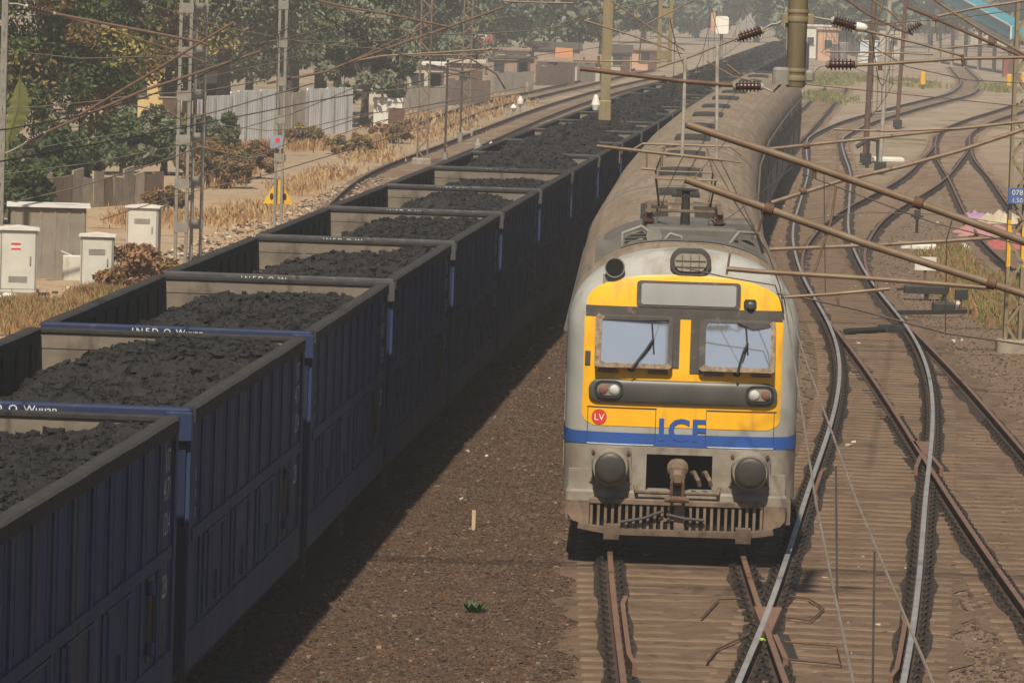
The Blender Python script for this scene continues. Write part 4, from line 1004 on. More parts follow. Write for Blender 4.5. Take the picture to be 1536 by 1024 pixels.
# drop post and portal above it
DPD = 57.0; DK = DPD/74.0
DP0 = at(1193, 131, DPD)
root = thing('drop_post', 'thick olive drop post hanging above the train roof', 'post', DP0, 0)
m = MB(); m.lathe((0,0,0), (0,0,1), [(0,.13*DK),(.015,.145*DK),(3.0,.15*DK)], 28); m.build('post', mt['olive_pole'], root, smooth='auto')
for z in (.1, .98):
    m = MB(); m.lathe((0,0,z*DK), (0,0,1), [(0,.158*DK),(.03,.165*DK),(.06,.158*DK)], 28); m.lathe((0,0,z*DK+.1), (0,0,1), [(0,.155*DK),(.02,.16*DK),(.04,.155*DK)], 28)
    m.bbox(-.19,-.11,-.05,.05,z*DK-.02,z*DK+.09,.01); m.bbox(.11,.19,-.05,.05,z*DK-.02,z*DK+.09,.01); m.build('clamp_band', mt['olive_pole'], root, smooth='auto')
def portal(name, label, y, x0, x1, z, leg0=True, leg1=True):
    root = thing(name, label, 'gantry', (x0, y, GZ)); w = x1-x0; zz = z-GZ
    m = MB()
    for b in (0, .5): m.beam((0, 0, zz+b), (w, 0, zz+b), .05, .05)
    k = 0; x = 0
    while x < w-.7:
        for a in (0,): m.beam((x, a, zz+(.5 if k % 2 else 0)), (x+.7, a, zz+(0 if k % 2 else .5)), .03, .03)
        x += .7; k += 1
    m.build('boom', mt['galv'], root)
    for use, xx in ((leg0, 0), (leg1, w)):
        if use:
            m = MB()
            for sx in (-.3, .3): m.box(xx+sx-.06, xx+sx+.06, -.15, .15, -.1, zz+.5)
            for i in range(12): m.beam((xx-.3*(1 if i % 2 else -1), -.15, i*.75+.2), (xx+.3*(1 if i % 2 else -1), -.15, i*.75+.95), .06, .02)
            m.build('gantry_leg', mt['galv'], root)
portal('gantry', 'lattice gantry carrying the thick olive drop post', DPD, -12.5, 12.0, 9.0)
portal('gantry', 'lattice gantry carrying the two slimmer drop posts', 106, -14.5, 11.25, 9.28, True, False)
for px, y0, y1, D, w, lab in ((907, -20, 173, 106, .11, 'slim tan drop post hanging above the coal wagons'),):
    p = at(px, y1, D); r_ = thing('drop_post', lab, 'post', p); m = MB(); m.box(-.105,.105,-.08,.08,0,9.3-p.z); m.build('post', mt['olive_pole'], r_); m = MB(); m.bbox(-.135,.135,-.1,.1,-.1,.32,.02); m.build('end_bracket', mt['olive_pole'], r_); m = MB(); m.lathe((-.2,-.05,.1),(0,0,1),[(0,.06),(.12,.1),(.3,.05),(.34,.02)],12); m.build('insulator', mt['white_paint'], r_)
p = at(996, 97, 106); r_ = thing('drop_post', 'twin channel drop post left of the bright cream block', 'post', p)
for sx in (-1, 1): m = MB(); m.box(sx*.115-.04, sx*.115+.04, -.08, .08, 0, 9.3-p.z); m.build('channel', mt['olive_pole'], r_)
for i in range(4): m = MB(); m.box(-.15,.15,-.09,-.081,.1+i*.9,.3+i*.9); m.build('batten_plate', mt['olive_pole'], r_)
# cantilevers of the olive drop post
D = DPD
assembly('cantilever', 'left cantilever of the olive drop post with two brown insulators and white rods', 'cantilever', [
 ('insulator', [mt['porcelain'], mt['tube_white']], lambda m: insulator(m, at(1142,46,D), at(1108,57,D), 6, .07)),
 ('insulator', [mt['porcelain'], mt['tube_white']], lambda m: insulator(m, at(1141,130,D), at(1103,130,D), 6, .07)),
 ('hinge_link', mt['galv'], lambda m: (px_tube(m, [(1181,28),(1166,36),(1157,37),(1142,46)], D, 0.0154, 6), px_tube(m, [(1182,118),(1170,128),(1160,138),(1141,130)], D, 0.0139, 6), px_tube(m, [(1180,20),(1180,75)], D, 0.0154, 6), m.bbox(*sum([[a-.1, a+.1] for a in at(1172,114,D)], []), .03))),
 ('stay_tube', mt['tube'], lambda m: px_tube(m, [(1108,57),(1076,69),(1034,86),(985,102)], D, 0.0131)),
 ('bracket_tube', mt['tube_red'], lambda m: px_tube(m, [(1099,128),(1024,122),(960,114),(870,103)], D, 0.0277)),
 ('register_tube', mt['tube'], lambda m: (px_tube(m, [(895,219),(1000,231),(1085,240)], D, 0.0200), px_tube(m, [(1060,237),(1112,244)], D, 0.0108))),
 ('vertical_rod', mt['tube_white'], lambda m: px_tube(m, [(1028,84),(1026,160),(1023,235)], D, 0.0208)),
 ('vertical_rod', mt['tube_white'], lambda m: px_tube(m, [(1076,64),(1075,238)], D, 0.0208)),
 ('steady_arm', mt['tube'], lambda m: (px_tube(m, [(930,224),(929,245)], D, 0.0092, 6), px_tube(m, [(970,228),(970,251)], D, 0.0108, 6), px_tube(m, [(962,253),(984,255)], D, 0.0154, 6), px_tube(m, [(993,232),(992,250)], D, 0.0154, 6), px_tube(m, [(1064,240),(1035,275)], D, 0.0092, 6), px_tube(m, [(1068,240),(1105,305)], D, 0.0077, 6), px_tube(m, [(1078,225),(1090,210)], D, 0.0077, 6))),
 ('upper_tube', mt['tube'], lambda m: (px_tube(m, [(860,91),(992,93)], D, 0.0108, 6), px_tube(m, [(898,84),(898,101)], D, 0.0154, 6), px_tube(m, [(876,86),(876,92)], D, 0.0092, 6))),
], 'cantilevers of the overhead line')
assembly('cantilever', 'right cantilever of the olive drop post reaching toward the right mast', 'cantilever', [
 ('insulator', [mt['porcelain'], mt['tube_white']], lambda m: insulator(m, at(1250,31,D), at(1284,41,D), 7, .078)),
 ('insulator', [mt['porcelain'], mt['galv']], lambda m: insulator(m, at(1243,97,D), at(1282,97,D), 6, .07)),
 ('hinge_link', mt['galv'], lambda m: (px_tube(m, [(1209,20),(1220,26),(1236,29),(1250,31)], D, 0.0139, 6), px_tube(m, [(1206,122),(1216,113),(1229,100),(1243,97)], D, 0.0123, 6), m.bbox(*sum([[a-.06, a+.06] for a in at(1214,113,D)], []), .03))),
 ('end_socket', mt['white_paint'], lambda m: m.lathe(at(1284,40,D), at(1300,43,D)-at(1284,40,D), [(0,.05),(.02,.055),(.1,.05),(.13,.025)], 12)),
 ('stay_tube', mt['tube'], lambda m: px_tube(m, [(1290,45),(1310,49),(1380,66),(1447,85)], D, 0.0154)),
 ('bracket_tube', mt['tube'], lambda m: px_tube(m, [(1286,98),(1340,95),(1440,88),(1560,86)], D, 0.0193)),
 ('clevis', mt['rust'], lambda m: (px_tube(m, [(1443,82),(1446,100)], D, 0.0231, 6), px_tube(m, [(1320,96),(1320,106)], D, 0.0270, 6))),
], 'cantilevers of the overhead line')
# near tubes crossing the right half (mast just outside the frame)
D = 33.0
assembly('cantilever', 'thick near cantilever tubes slanting down across the right tracks', 'cantilever', [
 ('bracket_tube', mt['tube'], lambda m: px_tube(m, [(1030,187),(1200,243),(1375,304),(1536,362),(1850,474)], D, .027, 10)),
 ('stay_tube', mt['tube'], lambda m: px_tube(m, [(1028,269),(1148,312),(1300,366),(1536,441),(1850,543)], D, .027, 10)),
 ('tube_clamp', mt['rust'], lambda m: [m.lathe(at(a,b,D), at(a+10,b+3.5,D)-at(a,b,D), [(0,.03),(.005,.042),(.06,.042),(.065,.03)], 10) for a, b in ((1146,311),(1370,302),(1480,422))] + [px_tube(m, [(1150,313),(1142,330),(1137,348)], D, .01, 6), px_tube(m, [(1222,250),(1222,268)], D, .012, 6)]),
 ('register_tube', mt['tube'], lambda m: px_tube(m, [(1090,403),(1136,407),(1312,418),(1476,431),(1500,428)], D, .017)),
 ('drop_arm', mt['tube'], lambda m: (px_tube(m, [(1313,417),(1315,437)], D, .011, 6), px_tube(m, [(1335,433),(1250,441),(1172,446)], D, .012, 6), px_tube(m, [(1254,280),(1247,330),(1220,413)], D, .009, 6), px_tube(m, [(1095,380),(1090,412)], D, .008, 6), px_tube(m, [(1256,446),(1258,458)], D, .009, 6))),
], 'cantilevers of the overhead line')
lattice('lattice_mast', 'near lattice mast just outside the right edge', 1850, 900, 33.2, 8.6, .3, .25)
D = 103.0
assembly('cantilever', 'cantilever of the right lattice mast reaching left over the tracks', 'cantilever', [
 ('bracket_tube', mt['tube'], lambda m: px_tube(m, [(1140,225),(1300,208),(1420,195),(1540,182)], D, .036)),
 ('stay_tube', mt['tube'], lambda m: px_tube(m, [(1157,304),(1265,270),(1352,250),(1440,226),(1536,194)], D, .045)),
 ('register_tube', mt['tube'], lambda m: px_tube(m, [(923,386),(1154,374),(1300,368),(1412,362),(1510,355)], D, .042)),
 ('tube_clamp', mt['rust'], lambda m: [m.lathe(at(a,b,D), at(a+10,b-1,D)-at(a,b,D), [(0,.05),(.01,.075),(.13,.075),(.14,.05)], 10) for a, b in ((1500,356),(1200,287),(1205,219))]),
], 'cantilevers of the overhead line')
assembly('cantilever', 'orange brown cantilever tubes at the upper right corner', 'cantilever', [
 ('bracket_tube', mt['tube_red'], lambda m: px_tube(m, [(1362,11),(1403,28),(1485,64),(1550,92)], 90, .032)),
 ('stay_tube', mt['tube'], lambda m: px_tube(m, [(1396,-4),(1428,18),(1480,50),(1545,86)], 90, .028)),
 ('register_tube', mt['tube'], lambda m: (px_tube(m, [(1405,25),(1460,13),(1545,0)], 90, .026), px_tube(m, [(1422,72),(1487,66)], 90, .02), px_tube(m, [(1403,28),(1406,62)], 90, .012, 6))),
 ('tube_clamp', mt['rust'], lambda m: [m.lathe(at(a,b,90), at(a+10,b+4,90)-at(a,b,90), [(0,.04),(.01,.06),(.1,.06),(.11,.04)], 10) for a, b in ((1398,26),(1483,62))]),
], 'cantilevers of the overhead line')
assembly('cantilever', 'thin tan stay tubes above the olive post insulator', 'cantilever', [
 ('stay_tube', mt['tube_red'], lambda m: px_tube(m, [(1262,-6),(1300,21),(1350,45),(1370,52)], 110, .03)),
 ('brace', mt['tube'], lambda m: (px_tube(m, [(1300,-6),(1340,22),(1362,46)], 110, .02), px_tube(m, [(1327,-4),(1318,25),(1312,50)], 110, .025))),
 ('insulator', [mt['porcelain'], mt['galv']], lambda m: insulator(m, at(1362,46,110), at(1382,36,110), 5, .09)),
], 'cantilevers of the overhead line')
# left cantilevers
D = 118.0
root = lattice('steel_mast', 'grey steel mast cropped by the left edge', 1, 440, D, 9.3, .08, .18)
assembly('cantilever', 'upper left rusty cantilever with dark insulator before the big tree', 'cantilever', [
 ('insulator', [mt['porcelain'], mt['tube_white']], lambda m: insulator(m, at(42,10,D), at(80,20,D), 7, .11)),
 ('hinge_link', mt['galv'], lambda m: px_tube(m, [(4,6),(25,6),(42,10)], D, .025, 6)),
 ('bracket_tube', mt['tube_red'], lambda m: px_tube(m, [(84,21),(160,36),(300,63),(312,68)], D, .036)),
 ('stay_tube', mt['tube_red'], lambda m: px_tube(m, [(96,25),(150,40),(260,75),(314,96)], D, .02)),
], 'cantilevers of the overhead line')
assembly('cantilever', 'lower left rusty cantilever forking up from a dark insulator', 'cantilever', [
 ('insulator', [mt['porcelain'], mt['galv']], lambda m: insulator(m, at(40,214,D), at(66,200,D), 6, .11)),
 ('hinge_link', mt['galv'], lambda m: px_tube(m, [(4,232),(22,224),(40,214)], D, .025, 6)),
 ('bracket_tube', mt['tube_red'], lambda m: px_tube(m, [(110,178),(160,149),(236,104),(300,64),(350,34)], D, .034)),
 ('stay_tube', mt['tube_red'], lambda m: px_tube(m, [(68,199),(130,172),(215,136),(300,108),(391,77)], D, .034)),
 ('drop_arm', mt['tube_red'], lambda m: px_tube(m, [(241,102),(236,120),(240,144)], D, .014, 6)),
], 'cantilevers of the overhead line')
D = 150.0
assembly('cantilever', 'rusty cantilever tubes forking right beside the lattice masts', 'cantilever', [
 ('bracket_tube', mt['tube_red'], lambda m: px_tube(m, [(400,125),(488,108),(528,92),(600,66),(670,42),(755,11)], D, .04)),
 ('stay_tube', mt['tube_red'], lambda m: px_tube(m, [(528,92),(590,62),(645,38)], D, .03)),
 ('register_tube', mt['tube'], lambda m: (px_tube(m, [(528,92),(575,84),(690,77),(749,73)], D, .03), px_tube(m, [(570,84),(720,82),(741,90),(780,91)], D, .02))),
 ('steady_arm', mt['wire'], lambda m: px_tube(m, [(667,97),(704,87),(744,111),(758,134)], D, .03, 6)),
], 'cantilevers of the overhead line')
assembly('cantilever', 'reddish cantilever tubes at the top centre left', 'cantilever', [
 ('bracket_tube', mt['tube_red'], lambda m: px_tube(m, [(466,-2),(510,9),(600,25),(675,41)], 145, .036)),
 ('stay_tube', mt['tube_red'], lambda m: px_tube(m, [(478,3),(560,28),(612,48)], 145, .022)),
], 'cantilevers of the overhead line')
assembly('cantilever', 'pale thin stay wires fanning left from the white rods', 'cantilever', [
 ('stay_tube', mt['tube'], lambda m: px_tube(m, [(876,31),(950,54),(1024,81)], 78, .016, 6)),
 ('brace', mt['tube'], lambda m: px_tube(m, [(917,2),(970,38),(1027,76)], 78, .014, 6)),
 ('drop_arm', mt['tube'], lambda m: (px_tube(m, [(1040,1),(975,34),(963,42),(958,95)], 78, .012, 6), px_tube(m, [(1060,92),(1100,115),(1130,122)], 78, .014, 6), px_tube(m, [(1090,97),(1110,112)], 78, .02, 6))),
], 'cantilevers of the overhead line')
# lattice and twin masts of the left yard
MG_ = 'masts of the left yard'
battened('twin_mast', 'tall twin channel mast, left one of the close pair by the cabinets', 270, 394, 9.2, .27, MG_)
battened('twin_mast', 'tall twin channel mast, right one of the close pair by the cabinets', 293, 388, 9.2, .25, MG_)
r_ = battened('twin_mast', 'twin channel mast carrying the yellow triangle board', 416, 342, 9.3, .2, MG_, (.2, 2.0))
p = r_.location
s_ = thing('mast_sign', 'small blue and red plate on the mast above the yellow triangle', 'sign', at(415,213,p.y-.2)); m = MB(); m.box(-.19,.19,-.015,.015,-.2,.2); m.build('plate', M('pale_blue_plate', (.26,.3,.36), (.2,.22,.28), 4, .7), s_); m = MB(); m.lathe((.03,-.016,.05),(0,-1,0),[(0,.075),(.004,.075)],16); m.build('red_dot', mt['red'], s_); 
q = at(417, 306, p.y+.16); t_ = thing('caution_board', 'yellow triangle caution board with black marks behind the twin mast', 'sign', q)
m = MB(); m.prism([(-.46,0),(.46,0),(.06,.72),(-.06,.72)], lambda a, b, s2: (a, .012*s2, b)); m.build('board', mt['yellow_sign'], t_)
for dx in (-.2, .2):
    m = MB(); m.lathe((dx, -.002, .22), (0,-1,0), [(0,.09),(.003,.09)], 18); m.v = [(dx+(v[0]-dx)*.6, v[1], .22+(v[2]-.22)*1.2) for v in m.v]; m.build('symbol', mt['black'], t_)
lattice('lattice_mast', 'hazy lattice mast left of the white roofed shed', 633, 247, None, 9.3, .42, .3, mt['tube'], MG_)
lattice('lattice_mast', 'hazy lattice mast right of the white roofed shed', 697, 205, None, 9.3, .42, .3, mt['tube'], MG_)
for px, py, pt_, w, lab in ((667,246,90,.05,'thin dark post standing before the left tracks'), (690,215,100,.05,'thin grey post behind the dark thin post')):
    q = G(px, py); t_ = thing('signal_post', lab, 'post', q); m = MB(); m.tube([(0,0,-.1),(0,0,at(px,pt_,q.y).z-GZ)], w); m.build('post', mt['wire'], t_); m = MB(); m.tube([(0,0,-.05),(0,0,.5)], .13, 10); m.build('sleeve', mt['galv'], t_); m = MB(); zz = at(px,pt_+18,q.y).z-GZ; m.tube([(-.9,0,zz+.3),(.75,0,zz)], .04); m.build('arm', mt['wire'], t_)
for px, py, hh, col, lab in ((780,165,.95,'white_paint','white pointed marker post by the far left tracks'), (790,150,1.3,'olive_pole','dull yellow marker post behind the white one'), (770,168,.6,'white_paint','short white marker post left of the pointed one'), (736,238,.8,'white_paint','pale box marker between the left tracks'), (716,240,1.0,'galv','grey marker post between the left tracks')):
    q = G(px, py+4); t_ = thing('track_marker', lab, 'marker', q); m = MB(); m.tube([(0,0,-.1),(0,0,hh*.6)], .06); m.build('post', mt['galv'], t_); m = MB(); m.lathe((0,0,hh*.45), (0,0,1), [(0,.12),(.1,.2),(hh*.3,.19),(hh*.55,.07),(hh*.6,.01)], 12); m.build('head', mt[col], t_)
# masts of the right yard
r_ = lattice('lattice_mast', 'tan lattice mast with blue number plate at the right edge', 1526, 505, 106.0, 9.3, .31, .3, mt['olive_pole'])
p = r_.location
m = MB()
for sx in (-1, 1): m.box(sx*.155-.039, sx*.155+.039, -.154, .154, at(1525,400,106).z-GZ, at(1525,330,106).z-GZ)
m.build('yellow_band', mt['yellow_sign'], r_)
s_ = thing('number_plate', 'blue number plate with pale figures on the right mast', 'sign', at(1526,294,105.75)); m = MB(); m.box(-.19,.19,-.012,.012,-.17,.17); m.build('plate', M('blue_plate', (.05,.12,.34), (.05,.1,.27), 4, .7, c3=(.2,.2,.22), s3=7), s_); m = MB(); text_into(m, '078', .16, lambda a, b, q: (a, -.014, b+.02)); text_into(m, '1.50', .14, lambda a, b, q: (a, -.014, b-.14)); m.build('figures', m_letter2 if False else mt['white_paint'], s_)
for (a, b, c_, d_, w, col, lab) in ((1311,38,1297,248,.13,'rust','brown leaning post between the right tracks'), (1357,58,1345,194,.12,'rust','brown upright post right of the white pipe'), (1333,62,1319,262,.09,'tube_white','white pipe post with cable boxes')):
    q = G(c_, d_); top = at(a+2, b-60, q.y); t_ = thing('signal_post', lab, 'post', q); m = MB(); m.tube([(0,0,-.1), top-q], w, 10); m.build('post', mt[col], t_)
    m = MB(); e = (top-q)*.12; m.bbox(e.x-.25, e.x+.25, e.y-.2, e.y+.1, .1, .55, .03); m.build('junction_box', mt['black'], t_)
    m = MB(); 
    for k in (.35, .6, .8): e = (top-q)*k; m.tube([e+Vector((-.5,-.05,0)), e+Vector((.5,-.05,.1))], .03, 6)
    m.build('cable_arm', mt['galv'], t_)
q = G(1300, 252); t_ = thing('cable_trestle', 'dark cable trestle at the foot of the brown leaning post', 'trestle', q); m = MB(); m.tube([(-.5,0,.9),(.1,0,1.3),(.7,0,1.2)], .1, 8); m.tube([(0,0,0),(.05,0,1.3)], .08, 8); m.tube([(.5,0,0),(.45,0,1.2)], .08, 8); m.build('rack', mt['black'], t_)
# wires along the tracks
def catenary(path, label, ys, zc=5.55, zm=6.85, off=.0, rc=.0075, mat=None):
    root = thing('overhead_line', label, 'overhead wire', (path(ys[0]), ys[0], zc), 0, 'overhead wires of the yard'); mat = mat or mt['wire']
    c, mm = MB(), MB(); cp_, mp_ = [], []
    for i in range(len(ys)-1):
        a, b = ys[i], ys[i+1]; xa, xb = path(a)+off+(.2 if i % 2 else -.2), path(b)+off+(-.2 if i % 2 else .2)
        for k in range(13):
            t = k/12; y = a+(b-a)*t; x = xa+(xb-xa)*t
            cp_.append(Vector((x, y, zc+.04*(1-(2*t-1)**2)*-1))); mp_.append(Vector((x, y, zm-(zm-zc-.25)*(1-(2*t-1)**2))))
            if 1 <= k <= 11 and k % 2 == 1 and y < 260:
                d = MB(); d.tube([cp_[-1], mp_[-1]], .005, 5); d.build('dropper', mat, root, off=root.location)
    c.tube(cp_, rc, 6); c.build('contact_wire', mat, root, off=root.location)
    mm.tube(mp_, rc, 6); mm.build('messenger_wire', mat, root, off=root.location)
catenary(P_WAG, 'overhead wire pair above the coal wagons', [22,70,126,182,238,300,370,440], 5.6, 6.9)
catenary(P_H, 'overhead wire pair above the left track', [92,126,182,238,300,370], 5.6, 6.8)
catenary(P_EMU, 'overhead wire pair above the passenger train', [74,126,182,238,300,370], 5.5, 6.9)
catenary(P_D, 'overhead wire pair above the silver railed track', [74,106,160,215,270,330,400], 5.5, 6.8)
catenary(P_E, 'overhead wire pair above the right turnout track', [128,182,238,300,360], 5.5, 6.8)
root = thing('overhead_line', 'two pale wires dropping toward the bottom right foreground', 'overhead wire', at(1280,1024,13), 0, 'overhead wires of the yard')
m = MB(); px_tube(m, [(1290,1075,12.3),(1280,1024,13),(1254.7,904,14.9),(1224,754,17.9),(1195,565,23.8),(1175,440,33)], 0, .0048, 6); m.build('contact_wire', mt['wire_pale'], root, off=root.location)
m = MB(); px_tube(m, [(1425,1090,12.2),(1400,1024,13),(1360,930,14.4),(1286,754,17.9),(1205,530,25.3),(1172,420,33)], 0, .0048, 6); m.build('messenger_wire', mt['wire_pale'], root, off=root.location)
m = MB(); px_tube(m, [(1312,828,16.2),(1309,1050,14.5)], 0, .004, 5); m.build('dropper', mt['wire'], root, off=root.location)
m = MB(); px_tube(m, [(1254,700,17),(1256,905,15)], 0, .004, 5); m.build('dropper', mt['wire'], root, off=root.location)
def wire(label, pts, D, r=.008, mat='wire'):
    m = MB(); px_tube(m, pts, D, r, 6); o = m.build('overhead_wire', mt[mat]); return tag(o, label, 'overhead wire', 'loose wires of the yard')
wire('dark wire sagging from the train side to the right edge', [(1165,440),(1202,446),(1280,463),(1421,500),(1540,517)], 36, .008)
wire('thin dark wire below the upper thick tube', [(1204,261),(1300,297),(1400,334),(1536,368)], 40, .006)
wire('thin upright wire crossing the right turnout', [(1236,262),(1237,350),(1238,442)], 40, .004)
wire('thin upright wire by the point machine', [(1428,330),(1420,360),(1418,500)], 40, .005)
wire('thin wire along the right train side', [(1100,300),(1150,375),(1170,430),(1176,470)], 62, .008)
wire('thin bent wire down the train right corner', [(1020,400),(1085,415),(1163,428),(1172,455),(1176,480)], 62, .01)
wire('thin wire running up from the train roof to the tubes', [(1078,337),(1130,300),(1190,250)], 62, .006)
wire('dark curved wire low across the left bushes', [(0,308),(100,285),(180,262),(262,235),(300,220),(373,238),(400,232)], 122, .02)
wire('dark wire curving above the left shrubs', [(0,163),(60,160),(143,152),(210,142),(300,138),(400,120)], 122, .016)
wire('second dark wire low over the white wall', [(200,158),(255,170),(272,180),(330,166),(400,145),(470,125)], 122, .02)
wire('thin wire level across the white wall', [(0,233),(132,208),(300,184),(400,196),(460,192),(560,168)], 122, .012)
wire('thin wire sloping up right over dry grass', [(300,262),(400,228),(470,200),(560,170),(640,158),(700,146)], 130, .014)
wire('thin wire rising over the brown wall of the yard', [(560,190),(620,162),(700,148),(790,130)], 150, .014)
wire('thin wire across the upper right tracks', [(1200,126),(1300,136),(1400,146),(1536,160)], 84, .01)
wire('tan thin wire below the upper right tubes', [(1238,78),(1320,79),(1400,82)], 84, .016, 'tube')
wire('thin tan wire at the right turnout', [(1250,194),(1330,197),(1440,193)], 84, .02, 'tube')
wire('dark wire swinging above the left tracks', [(640,50),(700,52),(790,47),(850,38),(905,18),(985,2)], 110, .014)
wire('thin wire crossing the lattice masts low', [(480,150),(560,138),(640,130),(720,135)], 140, .014)
wire('thin wire crossing the lattice masts high', [(420,60),(520,64),(640,58),(760,40)], 140, .012)
wire('thin wire over the white hut', [(500,205),(570,182),(660,160),(760,143),(850,130)], 140, .013)
wire('thin wire rising to the top over the broad tree', [(300,118),(420,92),(540,58),(640,16)], 120, .012)
wire('thin wire across the mid right tracks', [(1200,330),(1300,318),(1420,322),(1536,340)], 84, .008)
wire('thin slanting wire at the upper right', [(1290,60),(1360,100),(1450,120),(1536,125)], 84, .01)
wire('thin wire from the olive post to the upper right edge', [(1210,30),(1320,36),(1430,28),(1536,14)], 70, .008)
wire('thin wire falling from the white rods over the roof', [(1078,235),(1105,290),(1150,380)], 60, .006)
wire('thin wire beside the white rods over the roof', [(1024,236),(1000,285),(985,330)], 60, .006)
wire('thin dark wire across the big corner tree', [(0,75),(120,88),(260,84),(420,60),(560,22)], 120, .013)
wire('thin dark wire falling across the olive tree', [(205,0),(330,40),(470,66),(600,76)], 120, .013)
wire('thin dark wire below the crossing tubes', [(0,262),(140,244),(290,214),(440,170),(560,120)], 122, .013)
wire('thin dark wire over the sandy ground', [(150,330),(270,292),(400,262),(520,226),(640,190)], 122, .014)
wire('thin pale wire at the top centre', [(755,2),(800,4),(860,5)], 100, .02, 'tube')
# ================================================================== trees and plants
leafm = {k: M(k, a, b, .8, .7, spec=.2) for k, a, b in (
 ('leaf_dark_green', (.034,.055,.018), (.052,.074,.022)), ('leaf_mid_green', (.062,.09,.024), (.085,.11,.03)), ('leaf_olive', (.13,.13,.036), (.1,.108,.03)),
 ('leaf_rust', (.17,.105,.04), (.2,.135,.045)), ('leaf_yellow', (.3,.25,.07), (.24,.2,.055)), ('leaf_brown', (.3,.16,.085), (.2,.105,.055)), ('leaf_grey_green', (.17,.185,.12), (.13,.15,.095)))}
bark = M('grey_brown_bark', (.1,.075,.055), (.065,.05,.038), 4, .95, bump=.4)
def crown_mesh(name, seed, rx, ry, rz, ncl, nleaf, ls, mats, w, parent, zc):
    r = np.random.default_rng(seed)
    th = r.uniform(0, 6.28, ncl); u = r.uniform(-.75, 1, ncl); rad = r.uniform(.35, 1, ncl)**.6
    s = np.sqrt(1-np.clip(u, -1, 1)**2)
    cc = np.stack([rx*rad*s*np.cos(th), ry*rad*s*np.sin(th), zc+rz*rad*u], 1); cs = r.uniform(.16, .36, ncl)*min(rx, rz)*1.15
    k = r.integers(0, ncl, nleaf); d = r.normal(size=(nleaf, 3)); d /= np.linalg.norm(d, axis=1)[:, None]
    P = cc[k] + d*(cs[k]*r.uniform(.25, 1, nleaf)**.5)[:, None]*np.array([1.15, 1.15, .8])
    a = r.normal(size=(nleaf, 3)); a[:, 2] -= .3; a /= np.linalg.norm(a, axis=1)[:, None]
    b = np.cross(a, r.normal(size=(nleaf, 3))); b /= np.linalg.norm(b, axis=1)[:, None]
    l = ls*r.uniform(.6, 1.3, nleaf)[:, None]
    V = np.stack([P-a*l, P+b*l*.45, P+a*l, P-b*l*.45], 1).reshape(-1, 3)
    cm = r.choice(len(mats), ncl, p=w); mi = np.where(r.random(nleaf) < .8, cm[k], r.choice(len(mats), nleaf, p=w))
    return np_obj(name, V, np.arange(nleaf*4).reshape(-1, 4), [leafm[q] for q in mats], mi, parent), cc
def tree(label, px, py, D, h, rx, rz, seed, mats, w, nleaf=6000, ls=.22, ncl=34, ry=None, group='trees of the yard edge', name='tree'):
    p = G(px, py) if D is None else Vector((at(px, 200, D).x, D, GZ))
    t = thing(name, label, 'tree', p, 0, group); zc = h-rz
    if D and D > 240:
        mats, w = [GG]+list(mats), [.65]+[x*.35 for x in w]  # far crowns paled and greyed, haze put into the leaf colours
    cr, cc = crown_mesh('crown', seed, rx, ry or rx, rz, ncl, nleaf, ls, mats, w, t, zc)
    r = random.Random(seed); m = MB(); br = max(.12, h*.028)
    m.tube([(0,0,-.2),(r.uniform(-.1,.1),0,zc*.4),(r.uniform(-.3,.3),r.uniform(-.2,.2),zc*.9),(0,0,zc+rz*.5)], [br*1.5, br, br*.75, br*.2], 9)
    for i in range(0, min(len(cc), 14)):
        c = Vector(cc[i]); b = Vector((0,0,zc*r.uniform(.5,.95))); m.tube([b, b.lerp(c, .55)+Vector((0,0,.2)), c], [br*.5, br*.3, br*.08], 6)
    m.build('trunk', bark, t)
    return t
A, B_, O, RU, YE, BR, GG = 'leaf_dark_green','leaf_mid_green','leaf_olive','leaf_rust','leaf_yellow','leaf_brown','leaf_grey_green'
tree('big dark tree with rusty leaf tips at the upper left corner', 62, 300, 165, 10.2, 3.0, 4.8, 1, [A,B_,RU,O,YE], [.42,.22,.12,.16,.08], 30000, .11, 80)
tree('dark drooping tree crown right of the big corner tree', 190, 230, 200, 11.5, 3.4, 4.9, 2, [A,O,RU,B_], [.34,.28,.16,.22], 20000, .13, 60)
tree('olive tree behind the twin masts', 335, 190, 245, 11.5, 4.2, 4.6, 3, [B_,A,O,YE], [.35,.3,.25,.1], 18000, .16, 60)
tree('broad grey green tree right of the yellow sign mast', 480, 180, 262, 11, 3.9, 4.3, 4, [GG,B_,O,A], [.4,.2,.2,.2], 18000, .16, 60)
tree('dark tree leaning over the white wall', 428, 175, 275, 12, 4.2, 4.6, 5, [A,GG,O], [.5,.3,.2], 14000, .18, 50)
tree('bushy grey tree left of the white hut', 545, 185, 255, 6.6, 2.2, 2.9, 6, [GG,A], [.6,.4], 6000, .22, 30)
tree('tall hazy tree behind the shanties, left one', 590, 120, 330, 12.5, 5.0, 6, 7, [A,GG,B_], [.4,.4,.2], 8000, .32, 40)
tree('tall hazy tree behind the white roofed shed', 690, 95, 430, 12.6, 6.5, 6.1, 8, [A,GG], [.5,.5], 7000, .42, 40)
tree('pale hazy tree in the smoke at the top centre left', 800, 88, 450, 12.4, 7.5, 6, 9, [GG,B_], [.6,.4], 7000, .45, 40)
tree('pale hazy tree above the far curved track', 900, 80, 520, 12.6, 7.5, 6.1, 10, [GG,A], [.6,.4], 6000, .5, 36)
